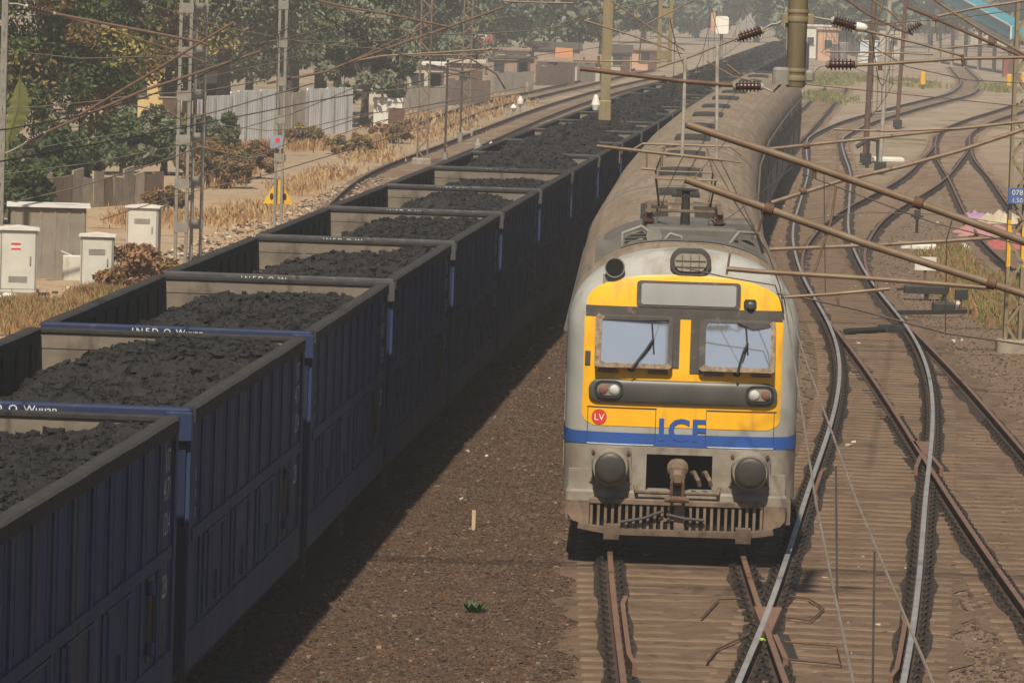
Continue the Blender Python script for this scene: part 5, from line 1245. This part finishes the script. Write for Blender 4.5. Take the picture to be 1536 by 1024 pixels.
for i, (px, D, lab) in enumerate(((960,700,'faint far tree left of the cream block'), (1040,800,'faint far tree behind the cream block'), (1130,760,'faint far tree left of the olive post'), (1235,640,'hazy dark tree right of the olive post'), (1300,680,'hazy dark tree behind the right buildings'), (1390,760,'faint far tree above the upper right rails'), (1480,800,'faint far tree behind the teal ramp'), (1545,720,'faint far tree at the upper right edge'))):
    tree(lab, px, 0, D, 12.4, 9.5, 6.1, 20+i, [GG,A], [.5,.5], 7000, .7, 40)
for i, (px, py, rx, h, lab) in enumerate(((130,268,1.1,1.9,'leafy green shrub below the crossing tubes, left one'), (185,262,1.5,2.4,'leafy green shrub under the yellow house'), (245,262,1.5,2.6,'leafy green shrub beside the twin masts'), (318,228,1.3,1.8,'green shrub before the white corrugated wall'), (60,300,1.6,2.5,'dark shrub under the big corner tree'), (20,335,1.2,2.0,'dark shrub behind the grey kiosk'))):
    tree(lab, px, py, None, h, rx, h*.5, 40+i, [A,GG,B_,O] if i < 4 else [A,B_], [.4,.3,.2,.1] if i < 4 else [.8,.2], 5000, .13, 30, group='shrubs at the yard edge', name='shrub')
for i, (px, py, rx, h, lab) in enumerate(((322,282,1.3,1.7,'rust brown dry bush right of the twin masts'), (372,268,1.2,1.4,'orange dry bush left of the sign mast'), (300,262,1.1,1.5,'brown dry bush before the white wall'), (250,318,.8,.8,'low brown dry bush before the slab fence'), (455,222,1.0,1.0,'straw coloured bush under the grey tree'), (525,232,1.2,.9,'yellowish dry bush left of the white hut'), (590,215,1.1,1.0,'brown dry bush before the white hut'))):
    tree(lab, px, py, None, h, rx, h*.5, 60+i, [BR,RU,YE] if i in (4,5) else [BR,RU,O], [.3,.4,.3] if i in (4,5) else [.45,.45,.1], 5000, .07, 34, group='dry bushes of the left yard', name='dry_bush')
for i, (px, D, h, rx, lab) in enumerate(((150,262,7,3.6,'green backdrop tree left of the yellow house'), (225,300,8,4.5,'green backdrop tree behind the yellow house'), (300,310,8,4.2,'green backdrop tree behind the twin masts'), (372,300,7.5,4,'dark backdrop tree behind the white wall'), (440,315,8,4.4,'dark backdrop tree behind the sign mast'), (505,320,8,4.5,'grey backdrop tree behind the grey green tree'), (580,345,7,4.5,'grey backdrop tree behind the white hut'), (640,360,7,4.8,'grey backdrop tree behind the shanties'))):
    tree(lab, px, 0, D, h, rx, h*.47, 80+i, [A,B_,O,GG], [.35,.25,.2,.2], 11000, .18, 44)
# banana leaf
p = at(20, 165, 150); m = MB()
for k in range(14):
    t0, t1 = k/14, (k+1)/14; f = lambda t: Vector((p.x-.15+.35*math.sin(t*2.0), p.y, p.z-.9+2.0*t)); wd = lambda t: .33*math.sin(math.pi*min(1, t*.9+.08))*(1.0+.2*math.sin(t*40))
    for sx in (-1, 1): m.add([f(t0), f(t0)+Vector((sx*wd(t0), .08, -.12)), f(t1)+Vector((sx*wd(t1), .08, -.12)), f(t1)], [(0,1,2,3)])
m.tube([f(0)-Vector((0,0,2.5)), f(0), f(.5), f(1)], [.06,.04,.03,.01], 6)
tag(m.build('banana_leaf', leafm[O]), 'broad yellow green palm like leaf at the left edge', 'plant')
def grass(label, n, area, hmin, hmax, mats, probs, seed, name='dry_grass', wd=.012):
    r = np.random.default_rng(seed); P = area(r, n); n = len(P); h = r.uniform(hmin, hmax, n)*(.5+fbm(P[:,0]*.9, P[:,1]*.35, seed)); a = r.uniform(0, 6.28, n); le = r.uniform(.1, .6, n)
    w = wd*r.uniform(.7, 1.6, n); z = np.zeros(n); b = P; t = P+np.stack([np.cos(a)*le*h, np.sin(a)*le*h, h], 1); mid = P+np.stack([np.cos(a)*le*h*.3, np.sin(a)*le*h*.3, h*.55], 1)
    o = np.stack([np.ones(n)*w, z, z], 1)
    V = np.stack([b-o, b+o, mid+o*.9, t, mid-o*.9], 1).reshape(-1, 3)
    F = np.arange(n)[:, None]*5 + np.array([[0,1,2,4]]); F2 = np.arange(n)[:, None]*5 + np.array([[4,2,3,3]])
    me = bpy.data.meshes.new(name); 
    vs = V.tolist(); fs = F.tolist() + (np.arange(n)[:, None]*5 + np.array([[4,2,3]])).tolist()
    me.from_pydata(vs, [], fs); mi = r.choice(len(mats), n, p=probs)
    for q in mats: me.materials.append(q)
    me.polygons.foreach_set('material_index', np.concatenate([mi, mi]).astype(np.int32)); me.update()
    ob = bpy.data.objects.new(name, me); C.objects.link(ob); return tag(ob, label, None, None, 'stuff')
straw = M('straw_blades', (.3,.18,.075), (.26,.15,.06), 1, .8); ochre = M('ochre_blades', (.22,.105,.045), (.18,.085,.035), 1, .8); gre = M('green_blades', (.1,.13,.035), (.15,.15,.045), 1, .8); pale = M('pale_straw_blades', (.4,.29,.16), (.34,.24,.125), 1, .8)
def box_area(pts, jitter=0):
    def f(r, n):
        k = r.integers(0, len(pts), n); P = np.array([[*G(a, b)] for a, b, *_ in pts]); s = np.array([[c, d] for _, _, c, d in pts])
        q = r.normal(size=(n, 2))*.5; out = P[k].copy(); out[:, 0] += q[:, 0]*s[k, 0]; out[:, 1] += q[:, 1]*s[k, 1]; return out
    return f
grass('orange dry grass before the white corrugated wall', 6500, box_area([(330,275,.6,4),(350,258,.9,5),(318,245,.7,5),(390,230,.6,4),(460,222,.9,4),(560,222,.5,4)]), .15, .6, [straw, ochre, pale], [.45,.4,.15], 1, wd=.022)
grass('low dry grass strip beside the nearest wagons at the left', 16000, box_area([(20,470,.8,2.5),(90,470,.8,2.5),(150,450,.5,2),(40,490,.8,2),(180,430,.4,2)]), .1, .34, [straw, ochre, gre], [.4,.4,.2], 2, wd=.012)
grass('sparse dry weeds on the sandy ground beyond the cabinets', 3500, box_area([(330,330,1.2,5),(240,330,1,4),(450,280,1,8),(200,330,.7,4),(380,320,1,6)]), .1, .35, [straw, pale, ochre], [.5,.3,.2], 3, wd=.016)
grass('mixed green and orange grass around the right turnout levers', 15000, box_area([(1480,452,.8,3.5),(1500,430,.7,4),(1450,425,.5,3),(1415,395,.6,4),(1500,480,.5,2.5),(1425,378,.3,3)]), .08, .32, [gre, ochre, straw], [.4,.35,.25], 4, 'grass', wd=.012)
grass('green weeds among the far right tracks', 9000, box_area([(1270,118,2.2,14),(1240,125,1.5,10),(1500,136,1.2,8),(1370,128,1.5,10),(1240,150,1.2,8)]), .2, .6, [gre, straw], [.75,.25], 5, 'grass', wd=.05)
grass('low dry tufts among the far left tracks and shanties', 3500, box_area([(560,235,1.2,8),(620,205,1.5,12),(590,190,1.5,12),(680,190,1.2,14),(720,170,1.5,16),(500,262,.8,5),(760,152,1.5,18),(640,175,1.5,14)]), .1, .34, [straw, pale, ochre], [.4,.35,.25], 6, wd=.03)
# heap of brown leaves
p = G(205, 442); t = thing('leaf_heap', 'heap of dry brown leaves between the white cabinets', 'leaf heap', p)
crown_mesh('leaves', 77, .85, .7, .75, 26, 7000, .075, [BR,RU], [.8,.2], t, .45)
m = MB()
for k in range(16): m.tube([(random.uniform(-.6,.6),random.uniform(-.4,.4),-.05),(random.uniform(-.7,.7),random.uniform(-.5,.5),random.uniform(.6,1.2))], .012, 5)
m.build('twigs', bark, t)
# ================================================================== cabinets, kiosk and fences
m_cab = M('pale_cabinet_paint', (.56,.54,.48), (.48,.46,.4), 2, .6, c3=(.3,.25,.17), s3=3, l3=.6, h3=.8, st3=(1,1,.4))
def cabinet(label, px, py, w, d, h, rz=0, sticker=False):
    p = G(px, py); t = thing('relay_cabinet', label, 'cabinet', p, rz, 'white relay cabinets')
    m = MB(); m.bbox(-w/2, w/2, 0, d, .12, h, .02); m.build('body', m_cab, t)
    m = MB(); m.prism([(-w/2-.05,h),(w/2+.05,h),(w/2+.05,h+.04),(0,h+.09),(-w/2-.05,h+.04)], lambda a, b, s: (a, -.06+(d+.12)*s, b)); m.build('roof', mt['white_paint'], t)
    m = MB(); m.box(-w/2+.05, w/2-.05, -.012, -.001, .2, h-.08); dd = m.build('door', m_cab, t)
    m = MB()
    for k in range(5): m.box(-w*.25, w*.25, -.02, -.0125, h-.3-k*.03, h-.285-k*.03) if not sticker else m.box(-w*.25, w*.25, -.02, -.0125, .35+k*.03, .365+k*.03)
    m.build('vent', mt['galv'], dd)
    m = MB(); m.box(-w/2+.02, -w/2+.045, -.02, -.001, .2, h-.08); m.box(w/2-.045, w/2-.02, -.02, -.001, .2, h-.08); m.build('door_edge', mt['galv'], dd)
    m = MB(); m.beam((w*.32, -.035, h*.5), (w*.32, -.035, h*.62), .03, .03); m.build('handle', mt['galv'], dd)
    m = MB(); m.box(-w/2-.03, w/2+.03, -.03, d+.03, -.08, .118); m.build('plinth', mt['concrete'], t)
    if sticker:
        m = MB(); m.box(-.18, .06, -.018, -.0125, h-.45, h-.27); s = m.build('sticker', mt['white_paint'], dd); m = MB(); m.box(-.17, .05, -.022, -.0185, h-.34, h-.29); m.box(-.17,.05,-.022,-.0185,h-.44,h-.41); m.build('sticker_band', mt['red'], s)
cabinet('white relay cabinet with red sticker at the left edge', 26, 446, .86, .75, 1.55, .12, True)
cabinet('narrow white relay cabinet right of the grey kiosk', 144, 440, .78, .6, 1.33, .05)
cabinet('white relay cabinet standing furthest back by the twin masts', 212, 385, .85, .7, 1.3, -.05)
m = MB(); q = G(141, 438); m.tube([(q.x+.02, q.y-.05, GZ+1.4), (q.x-.1, q.y-.05, GZ+.0)], .02, 6); tag(m.build('conduit', mt['galv']), 'grey conduit running down the narrow white cabinet', 'conduit')
p = G(72, 418); t = thing('kiosk', 'grey brown sheet metal kiosk behind the left cabinets', 'kiosk', p, .1); m = MB(); m.bbox(-.95, .9, 0, 1.6, -.05, 1.75, .03); m.build('body', M('grey_brown_sheet', (.25,.215,.165), (.19,.16,.125), 2, .8, c3=(.11,.09,.07), s3=3, l3=.55, h3=.75, st3=(1,1,.3)), t)
m = MB(); m.box(-1.05,1.0,-.1,1.7,1.752,1.8); m.build('roof', mt['white_paint'], t)
m = MB()
for k in range(6): m.box(-.9+k*.34, -.86+k*.34, -.02, -.001, .0, 1.7)
m.build('panel_rib', mt['galv'], t); m = MB(); m.bbox(.35,.85,-.3,-.03,.0,.6,.02); m.tube([(.3,-.2,.7),(.8,-.2,.5),(1.0,-.1,.1)], .02, 6); m.build('meter_box', m_cab, t)
p = G(40, 448); m = MB()
for k in range(16):
    q = G(random.uniform(-5,110), random.uniform(440,462)); s = random.uniform(.05,.16); m.bbox(q.x-s, q.x+s, q.y-s, q.y+s, GZ-.02, GZ+s*.9, s*.3)
tag(m.build('rubble_pile', mt['white_paint']), 'broken pale concrete lumps at the foot of the cabinets', 'rubble', None, 'stuff')
# slab fence
fa, fb = G(45, 318), G(245, 304); t = thing('slab_fence', 'old concrete slab fence running behind the cabinets', 'fence', fa)
n = 13; msl = [mt['concrete'], M('brown_slab', (.22,.16,.11), (.16,.115,.08), 3, .9, c3=(.09,.07,.055), s3=4, l3=.55, h3=.72, st3=(1,1,.3)), M('pale_slab', (.42,.35,.27), (.3,.25,.19), 3, .9)]
dv = (fb-fa); L = Vector((dv.x, dv.y, 0)); d = L.normalized(); nn = Vector((-d.y, d.x, 0))
for i in range(n):
    a = L*(i/n)+d*.008; b = L*((i+1)/n)-d*.008; h0 = 1.15+random.uniform(-.2,.12); h1 = h0+random.uniform(-.1,.1); tl = random.uniform(-.12,.12)
    m = MB(); v = [a, b, b+nn*.07, a+nn*.07]; top = [a+Vector((0,tl,h0)), b+Vector((0,tl,h1)), b+nn*.07+Vector((0,tl,h1)), a+nn*.07+Vector((0,tl,h0))]
    m.add([q-Vector((0,0,.1)) for q in v]+top, [(0,1,5,4),(1,2,6,5),(2,3,7,6),(3,0,4,7),(4,5,6,7)]); m.build('slab', msl[(i*5+i//3) % 3], t)
fa, fb = G(240, 285), G(262, 276); 
# white sheet wall
m_sheet = NT('white_corrugated_sheet'); wv = m_sheet.n('ShaderNodeTexWave'); wv.inputs['Scale'].default_value = 3.2; m_sheet.L(m_sheet.co, wv.inputs['Vector'])
m_sheet.col(m_sheet.mix(m_sheet.ramp(m_sheet.noise(1.1, stretch=(1,1,.25)), .5, .75), (.84,.85,.84), (.6,.56,.5))); m_sheet.bump(wv.outputs['Fac'], .3, .03); m_sheet = m_sheet.set(.6, 0, .3)
m_plas = M('stained_pale_plaster', (.5,.45,.37), (.4,.35,.28), 1.2, .9, c3=(.25,.21,.17), s3=1.5, l3=.55, h3=.75, st3=(1,1,.35))
m_plas2 = M('brown_plaster', (.3,.22,.16), (.23,.165,.12), 1.2, .9, c3=(.14,.1,.08), s3=2, l3=.55, h3=.75)
m_yelw = M('yellow_house_wall', (.62,.45,.2), (.54,.38,.17), 1, .9, c3=(.3,.21,.12), s3=1.2, l3=.6, h3=.8)
m_salm = M('salmon_house_wall', (.55,.34,.22), (.47,.28,.18), 1, .9)
m_tile = M('dark_roof_sheet', (.1,.075,.06), (.07,.055,.045), 2, .85)
for i, (a, b, h, lab) in enumerate((((296,222),(345,219.5),2.0,'white corrugated sheet wall, left length behind the shrubs'), ((345,214),(412,211),2.05,'white corrugated sheet wall, length left of the sign mast'), ((416,207),(458,205),1.85,'cream stained wall length right of the sign mast'), ((460,202),(528,199),1.95,'white corrugated sheet wall, right length under the grey tree'))):
    p, q = G(*a), G(*b); t = thing('sheet_wall', lab, 'wall', p, 0, 'pale sheet walls of the left yard'); dv = q-p; n = max(3, int(dv.length/.8))
    d = dv.normalized(); nn = Vector((-d.y, d.x, 0))
    m = MB()
    for k in range(n):
        a0, a1 = dv*(k/n), dv*((k+1)/n)-d*.004; hh = h+.3+random.uniform(-.04,.04)
        m.add([a0-Vector((0,0,.1)), a1-Vector((0,0,.1)), a1+Vector((0,0,hh)), a0+Vector((0,0,hh)), a0+nn*.06-Vector((0,0,.1)), a1+nn*.06-Vector((0,0,.1)), a1+nn*.06+Vector((0,0,hh)), a0+nn*.06+Vector((0,0,hh))], [(0,1,2,3),(5,4,7,6),(3,2,6,7),(0,3,7,4),(1,5,6,2)])
    m.build('sheet', m_plas if i == 2 else m_sheet, t)
    for k in range(0, n+1, 2): m = MB(); e = dv*(k/n); m.box(e.x-.04, e.x+.04, e.y-.12, e.y-.03, -.1, h+.2); m.build('post', mt['galv'], t)
def house(name, label, pxa, pxb, py, top, dep, wall, roofm, roof='flat', cat='house', wins=0, door=True, over=.25, group=None):
    a, b = G(pxa, py), G(pxb, py); D = (a.y+b.y)/2; h = at((pxa+pxb)/2, top, D).z-GZ; w = b.x-a.x
    t = thing(name, label, cat, ((a.x+b.x)/2, D, GZ), 0, group)
    m = MB(); m.box(-w/2, w/2, 0, dep, -.1, h); m.build('wall', wall, t)
    m = MB()
    if roof == 'flat': m.bbox(-w/2-over, w/2+over, -over, dep+over, h+.002, h+.2, .03)
    elif roof == 'shed': m.prism([(-over,h-.1),(dep+over,h+.5),(dep+over,h+.58),(-over,h)], lambda q, z, s: (-w/2-over+(w+2*over)*s, q, z))
    elif roof == 'round': m.prism([(-w/2-over,h),(w/2+over,h),(w/2+over-.3,h+.4),(w/4,h+.6),(-w/4,h+.6),(-w/2-over+.3,h+.4)], lambda q, z, s: (q, -over+(dep+2*over)*s, z))
    else: m.prism([(-over,h),(dep+over,h),(dep/2,h+dep*.28)], lambda q, z, s: (-w/2-over+(w+2*over)*s, q, z))
    m.build('roof', roofm, t)
    for k in range(wins):
        x = -w/2+w*(k+.5)/wins; m = MB(); m.box(x-.4, x+.4, -.03, -.002, h*.42, h*.42+.9); wn = m.build('window', m_sidewin, t)
        m = MB(); m.box(x-.5, x+.5, -.08, -.031, h*.42-.08, h*.42); m.build('sill', mt['concrete'], wn)
    if door: x = w*.3; m = MB(); m.box(x-.42, x+.42, -.03, -.002, 0, min(2.0, h-.3)); m.build('door', mt['rust'], t)
    return t
house('house', 'yellow walled house with dark roof behind the shrubs', 182, 276, 182, 92, 5, m_yelw, m_tile, 'gable', wins=2)
house('house', 'small salmon walled house left of the yellow one', 128, 180, 190, 112, 4, m_salm, m_tile, 'shed', wins=1)
house('house', 'cream walled house right of the twin masts', 292, 330, 186, 105, 4, m_plas, m_tile, 'flat', wins=1)
house('hut', 'little white hut before the grey bushy tree', 559, 603, 193, 153, 1.6, mt['white_paint'], mt['white_paint'], 'flat', 'hut', 0, True, .05)
house('shanty', 'pale walled shanty behind the white hut', 548, 608, 158, 108, 3, m_plas, m_tile, 'shed', 'shanty', 1)
house('shanty', 'cream walled shanty between the lattice masts', 612, 664, 156, 98, 3, m_plas, mt['white_paint'], 'flat', 'shanty', 2)
house('shanty', 'beige walled shanty right of the thin dark post', 672, 722, 152, 95, 4, m_plas2, m_plas, 'flat', 'shanty', 1)
house('shed', 'open shed with a long white rounded roof in the haze', 655, 728, 112, 58, 6, m_plas2, mt['white_paint'], 'round', 'shed', 2)
house('shanty', 'brown walled shanty behind the far left tracks', 730, 800, 126, 88, 4, m_plas2, m_tile, 'flat', 'shanty', 2)
house('shanty', 'pale brown shanty near the slim drop post', 805, 898, 122, 92, 4, m_plas, m_plas2, 'shed', 'shanty', 2)
for px, py, D, r_, lab in ((711,62,398,.62,'red round cloth hanging under the white roofed shed'), (735,60,398,.34,'small red cloth right of the bigger red one')):
    p = at(px, py, D); m = MB(); m.lathe(p, (0,-1,0), [(0,r_*.9),(.1,r_),(.25,r_*.6),(.3,.02)], 14); m.beam((p.x,p.y,p.z),(p.x,p.y+.1,GZ), .08, .08); tag(m.build('red_cloth', mt['red']), lab, 'cloth')
p = at(846, 80, 400); t = thing('orange_cloth', 'orange cloth spread on poles behind the far tracks', 'cloth', p); m = MB(); m.prism([(-.75,-.4),(.75,-.45),(.7,.4),(-.7,.45)], lambda a, b, s: (a, .05*s+.1*math.sin(a*3), b)); m.build('sheet', M('orange_cloth_dye', (.62,.3,.14), (.52,.25,.12), 2, .9), t); m = MB()
for sx in (-.75, .75): m.beam((sx,.1,.5),(sx,.1,GZ-p.z), .06, .06)
m.build('pole', mt['rust'], t)
# low walls and a few more huts beyond the far left tracks
for k, (xa, xb, py, h, mm, lab) in enumerate(((606,668,170,1.5,m_plas,'pale low wall left of the thin dark post'), (672,735,158,1.6,m_plas2,'brown low wall right of the thin dark post'), (738,800,140,1.5,m_plas,'pale low wall behind the white pointed marker'), (803,862,129,1.6,m_plas2,'brown low wall under the orange cloth'), (865,905,124,1.5,m_plas,'pale low wall beside the slim drop post'))):
    p, q = G(xa, py), G(xb, py-1.0); t = thing('low_wall', lab, 'wall', p, 0, 'low walls of the left yard'); dv = q-p; n = 7; m = MB()
    for c_ in range(n):
        a0, a1 = dv*(c_/n), dv*((c_+1)/n); hh = h+random.uniform(-.12,.12); o_ = Vector((0,.15,0)); z_ = Vector((0,0,hh)); b_ = Vector((0,0,.1))
        m.add([a0-b_, a1-b_, a1+z_, a0+z_, a0+o_-b_, a1+o_-b_, a1+o_+z_, a0+o_+z_], [(0,1,2,3),(5,4,7,6),(3,2,6,7),(0,3,7,4),(1,5,6,2)])
    m.build('panel', mm, t)
house('shanty', 'cream shanty with dark roof above the far curved tracks', 905, 945, 112, 78, 4, m_plas, m_tile, 'shed', 'shanty', 1)
house('shanty', 'salmon shanty left of the twin channel drop post', 948, 985, 106, 76, 4, m_salm, m_plas2, 'flat', 'shanty', 1)
house('shanty', 'grey brown shanty behind the orange cloth', 800, 868, 112, 74, 4, m_plas2, m_tile, 'shed', 'shanty', 2)
house('shanty', 'pale shanty right of the white roofed shed', 738, 792, 114, 76, 4, m_plas, m_plas2, 'flat', 'shanty', 1)
# ---- far right
RG = 'low buildings beyond the right yard'
house('building', 'white low building right of the olive post', 1208, 1240, 88, 40, 5, mt['white_paint'], mt['white_paint'], 'flat', 'building', 2, group=RG)
house('building', 'salmon block left of the grey machine', 1228, 1254, 92, 45, 4, m_salm, m_salm, 'flat', 'building', 1, group=RG)
house('building', 'long pale building behind the brown posts', 1255, 1345, 84, 42, 6, m_plas, m_plas2, 'flat', 'building', 4, group=RG)
house('building', 'grey building at the top right behind the ramp', 1372, 1440, 60, 8, 6, m_plas2, m_tile, 'flat', 'building', 3, group=RG)
house('building', 'tan building at the right edge behind the teal ramp', 1470, 1560, 70, 8, 8, m_plas, m_plas2, 'flat', 'building', 3, group=RG)
p = G(1262, 92); t = thing('transformer', 'grey finned transformer before the pale building', 'transformer', p); m = MB(); m.bbox(-.7,.7,-.5,.5,.3,2.2,.06); m.build('tank', mt['galv'], t); m = MB()
for k in range(6): m.box(-.6+k*.22,-.52+k*.22,-.7,-.51,.5,2.0)
m.build('fin', mt['galv'], t); m = MB(); m.bbox(-1.6,1.6,-.8,.8,-.1,.3,.05); m.build('plinth', mt['concrete'], t); m = MB()
for k in (-.4,0,.4): m.lathe((k,0,2.2),(0,0,1),[(0,.06),(.1,.12),(.2,.06),(.3,.12),(.5,.05)],10)
m.build('bushing', mt['porcelain'], t)
p = G(1304, 97); t = thing('signal_box', 'white and pale blue equipment box behind the leaning post', 'box', p); m = MB(); m.bbox(-1.1,.9,0,1.2,.4,2.6,.05); m.build('body', M('pale_blue_box', (.55,.62,.66), (.45,.52,.58), 2, .6), t); m = MB()
for z in (.1,.5,.9): m.bbox(-1.3,.1,-.3,-.05,z,z+.3,.03)
m.build('step', mt['white_paint'], t); m = MB(); m.box(-1.2,1.0,-.1,1.3,2.602,2.7); m.build('roof', mt['white_paint'], t)
for px, py, lab in ((1384,134,'yellow drum marker standing alone beside the far right curve'), (1513,137,'yellow drum marker left of the right mast top'), (1535,134,'yellow drum marker cut by the right edge')):
    q = G(px, py); t = thing('drum_marker', lab, 'marker', q, 0, 'yellow drum markers'); m = MB(); m.lathe((0,0,.3),(0,0,1),[(0,.16),(.1,.25),(.9,.25),(1.1,.24),(1.15,.1)],16); m.build('drum', mt['yellow_sign'], t); m = MB(); m.lathe((0,0,-.05),(0,0,1),[(0,.14),(.34,.14)],12); m.build('base', mt['tube_red'], t)
p = G(1516, 116); t = thing('maroon_hut', 'small maroon hut at the right edge before the drums', 'hut', p); m = MB(); m.box(-.75,.75,0,1.4,-.1,2.0); m.build('wall', M('maroon_sheet', (.28,.06,.06), (.22,.05,.05), 2, .8), t); m = MB(); m.bbox(-.85,.85,-.1,1.5,2.002,2.12,.03); m.build('roof', m_tile, t); m = MB(); m.box(-.3,.3,-.03,-.002,0,1.6); m.build('door', mt['rust'], t)
# teal ramp
m_teal = M('teal_ramp_cladding', (.06,.3,.38), (.05,.25,.32), 2, .6, c3=(.2,.4,.45), s3=2, l3=.62, h3=.8)
a, b = at(1516, 58, 505), at(1385, -14, 600); t = thing('foot_ramp', 'long teal clad ramp sloping down at the upper right', 'ramp', a); d = b-a; m = MB()
m.add([Vector((0,0,0)), d, d+Vector((0,0,1.5)), Vector((0,0,1.15)), Vector((2.2,.3,0)), d+Vector((2.2,.3,0)), d+Vector((2.2,.3,1.5)), Vector((2.2,.3,1.15))], [(0,1,2,3),(5,4,7,6),(3,2,6,7),(0,3,7,4),(1,5,6,2),(0,4,5,1)])
m.build('cladding', m_teal, t); m = MB(); m.beam(Vector((0,-.05,1.22)), d+Vector((0,-.05,1.57)), .14, .14); m.beam(Vector((0,-.06,1.25)), Vector((0,-.06,-.1)), .16, .16); m.build('white_handrail', mt['white_paint'], t)
for k in range(7): e = d*(k/6.5+.04); m = MB(); m.box(e.x+.3, e.x+.7, e.y+.4, e.y+.8, GZ-a.z, e.z-.01); m.build('pillar', mt['concrete'], t)
m = MB(); m.beam(Vector((.1,.15,-.5)), d+Vector((.1,.15,-.5)), .25, .5); m.build('girder', mt['galv'], t)
p = at(1083, 38, 470); t = thing('cream_block', 'bright cream white block on a post in the haze', 'tank', p); m = MB(); m.prism(rr(-.62,.62,-.82,.85,.25), lambda a_, b_, s: (a_, -.5+1.0*s, b_)); m.build('tank', M('bright_cream_paint', (.85,.82,.72), (.8,.77,.68), 2, .5), t); m = MB(); m.tube([(0,0,-.8),(0,0,GZ-p.z)], .14); m.build('post', mt['galv'], t); m = MB(); m.box(-1.05,-.64,.1,.5,-.6,1.2); m.build('side_box', m_salm, t)  # bright spot in the haze, put in as a cream block on a post
# ================================================================== air, light, camera
hz = bpy.data.materials.new('hazy_air'); hz.use_nodes = True; nt = hz.node_tree
for n_ in list(nt.nodes): nt.nodes.remove(n_)
out = nt.nodes.new('ShaderNodeOutputMaterial'); vol = nt.nodes.new('ShaderNodeVolumePrincipled'); nt.links.new(vol.outputs[0], out.inputs['Volume'])
vol.inputs['Color'].default_value = (.9,.89,.88,1); vol.inputs['Density'].default_value = HAZE; vol.inputs['Anisotropy'].default_value = 0.0
m = MB(); m.box(-1650, 1650, -750, 5200, GZ-1.3, 13.5); tag(m.build('haze', hz), 'thin smoky haze filling the air over the yard', None, None, 'stuff')
SUN = Vector((-.07, -.60, .79)).normalized()
sl = bpy.data.lights.new('sun', 'SUN'); sl.energy = SUN_E; sl.angle = R(1.2); sl.color = (1, .9, .74)
so = bpy.data.objects.new('sun', sl); C.objects.link(so); so.rotation_euler = SUN.to_track_quat('Z', 'Y').to_euler(); so.location = (-10, -20, 60)
w = bpy.data.worlds.new('World'); SC.world = w; w.use_nodes = True; wn = w.node_tree
sk = wn.nodes.new('ShaderNodeTexSky'); sk.sky_type = 'NISHITA'; sk.sun_disc = False; sk.sun_elevation = math.asin(SUN.z); sk.sun_rotation = math.atan2(SUN.x, SUN.y); sk.air_density = 1.0; sk.dust_density = 1.3
wn.links.new(sk.outputs[0], wn.nodes['Background'].inputs[0]); wn.nodes['Background'].inputs[1].default_value = SKY
cd = bpy.data.cameras.new('camera'); co_ = bpy.data.objects.new('camera', cd); C.objects.link(co_)
cd.sensor_width = 36; cd.lens = 36*FPX/1536; cd.clip_start = .5; cd.clip_end = 8000
fw = Vector((0, _c, -_s)); r0 = Vector((1,0,0)); u0 = Vector((0, _s, _c))
ri = r0*_cr + u0*_sr; up = u0*_cr - r0*_sr
co_.matrix_world = Matrix(((ri.x, up.x, -fw.x, 0), (ri.y, up.y, -fw.y, 0), (ri.z, up.z, -fw.z, CAMH), (0,0,0,1)))
SC.camera = co_
vs_ = SC.view_settings; vs_.view_transform = 'Standard'; vs_.look = 'None'; vs_.exposure = EXPO; vs_.gamma = 1; vs_.use_curve_mapping = False
SC.cycles.use_denoising = True; SC.cycles.max_bounces = 6; SC.cycles.volume_bounces = 0
SC.cycles.use_adaptive_sampling = True
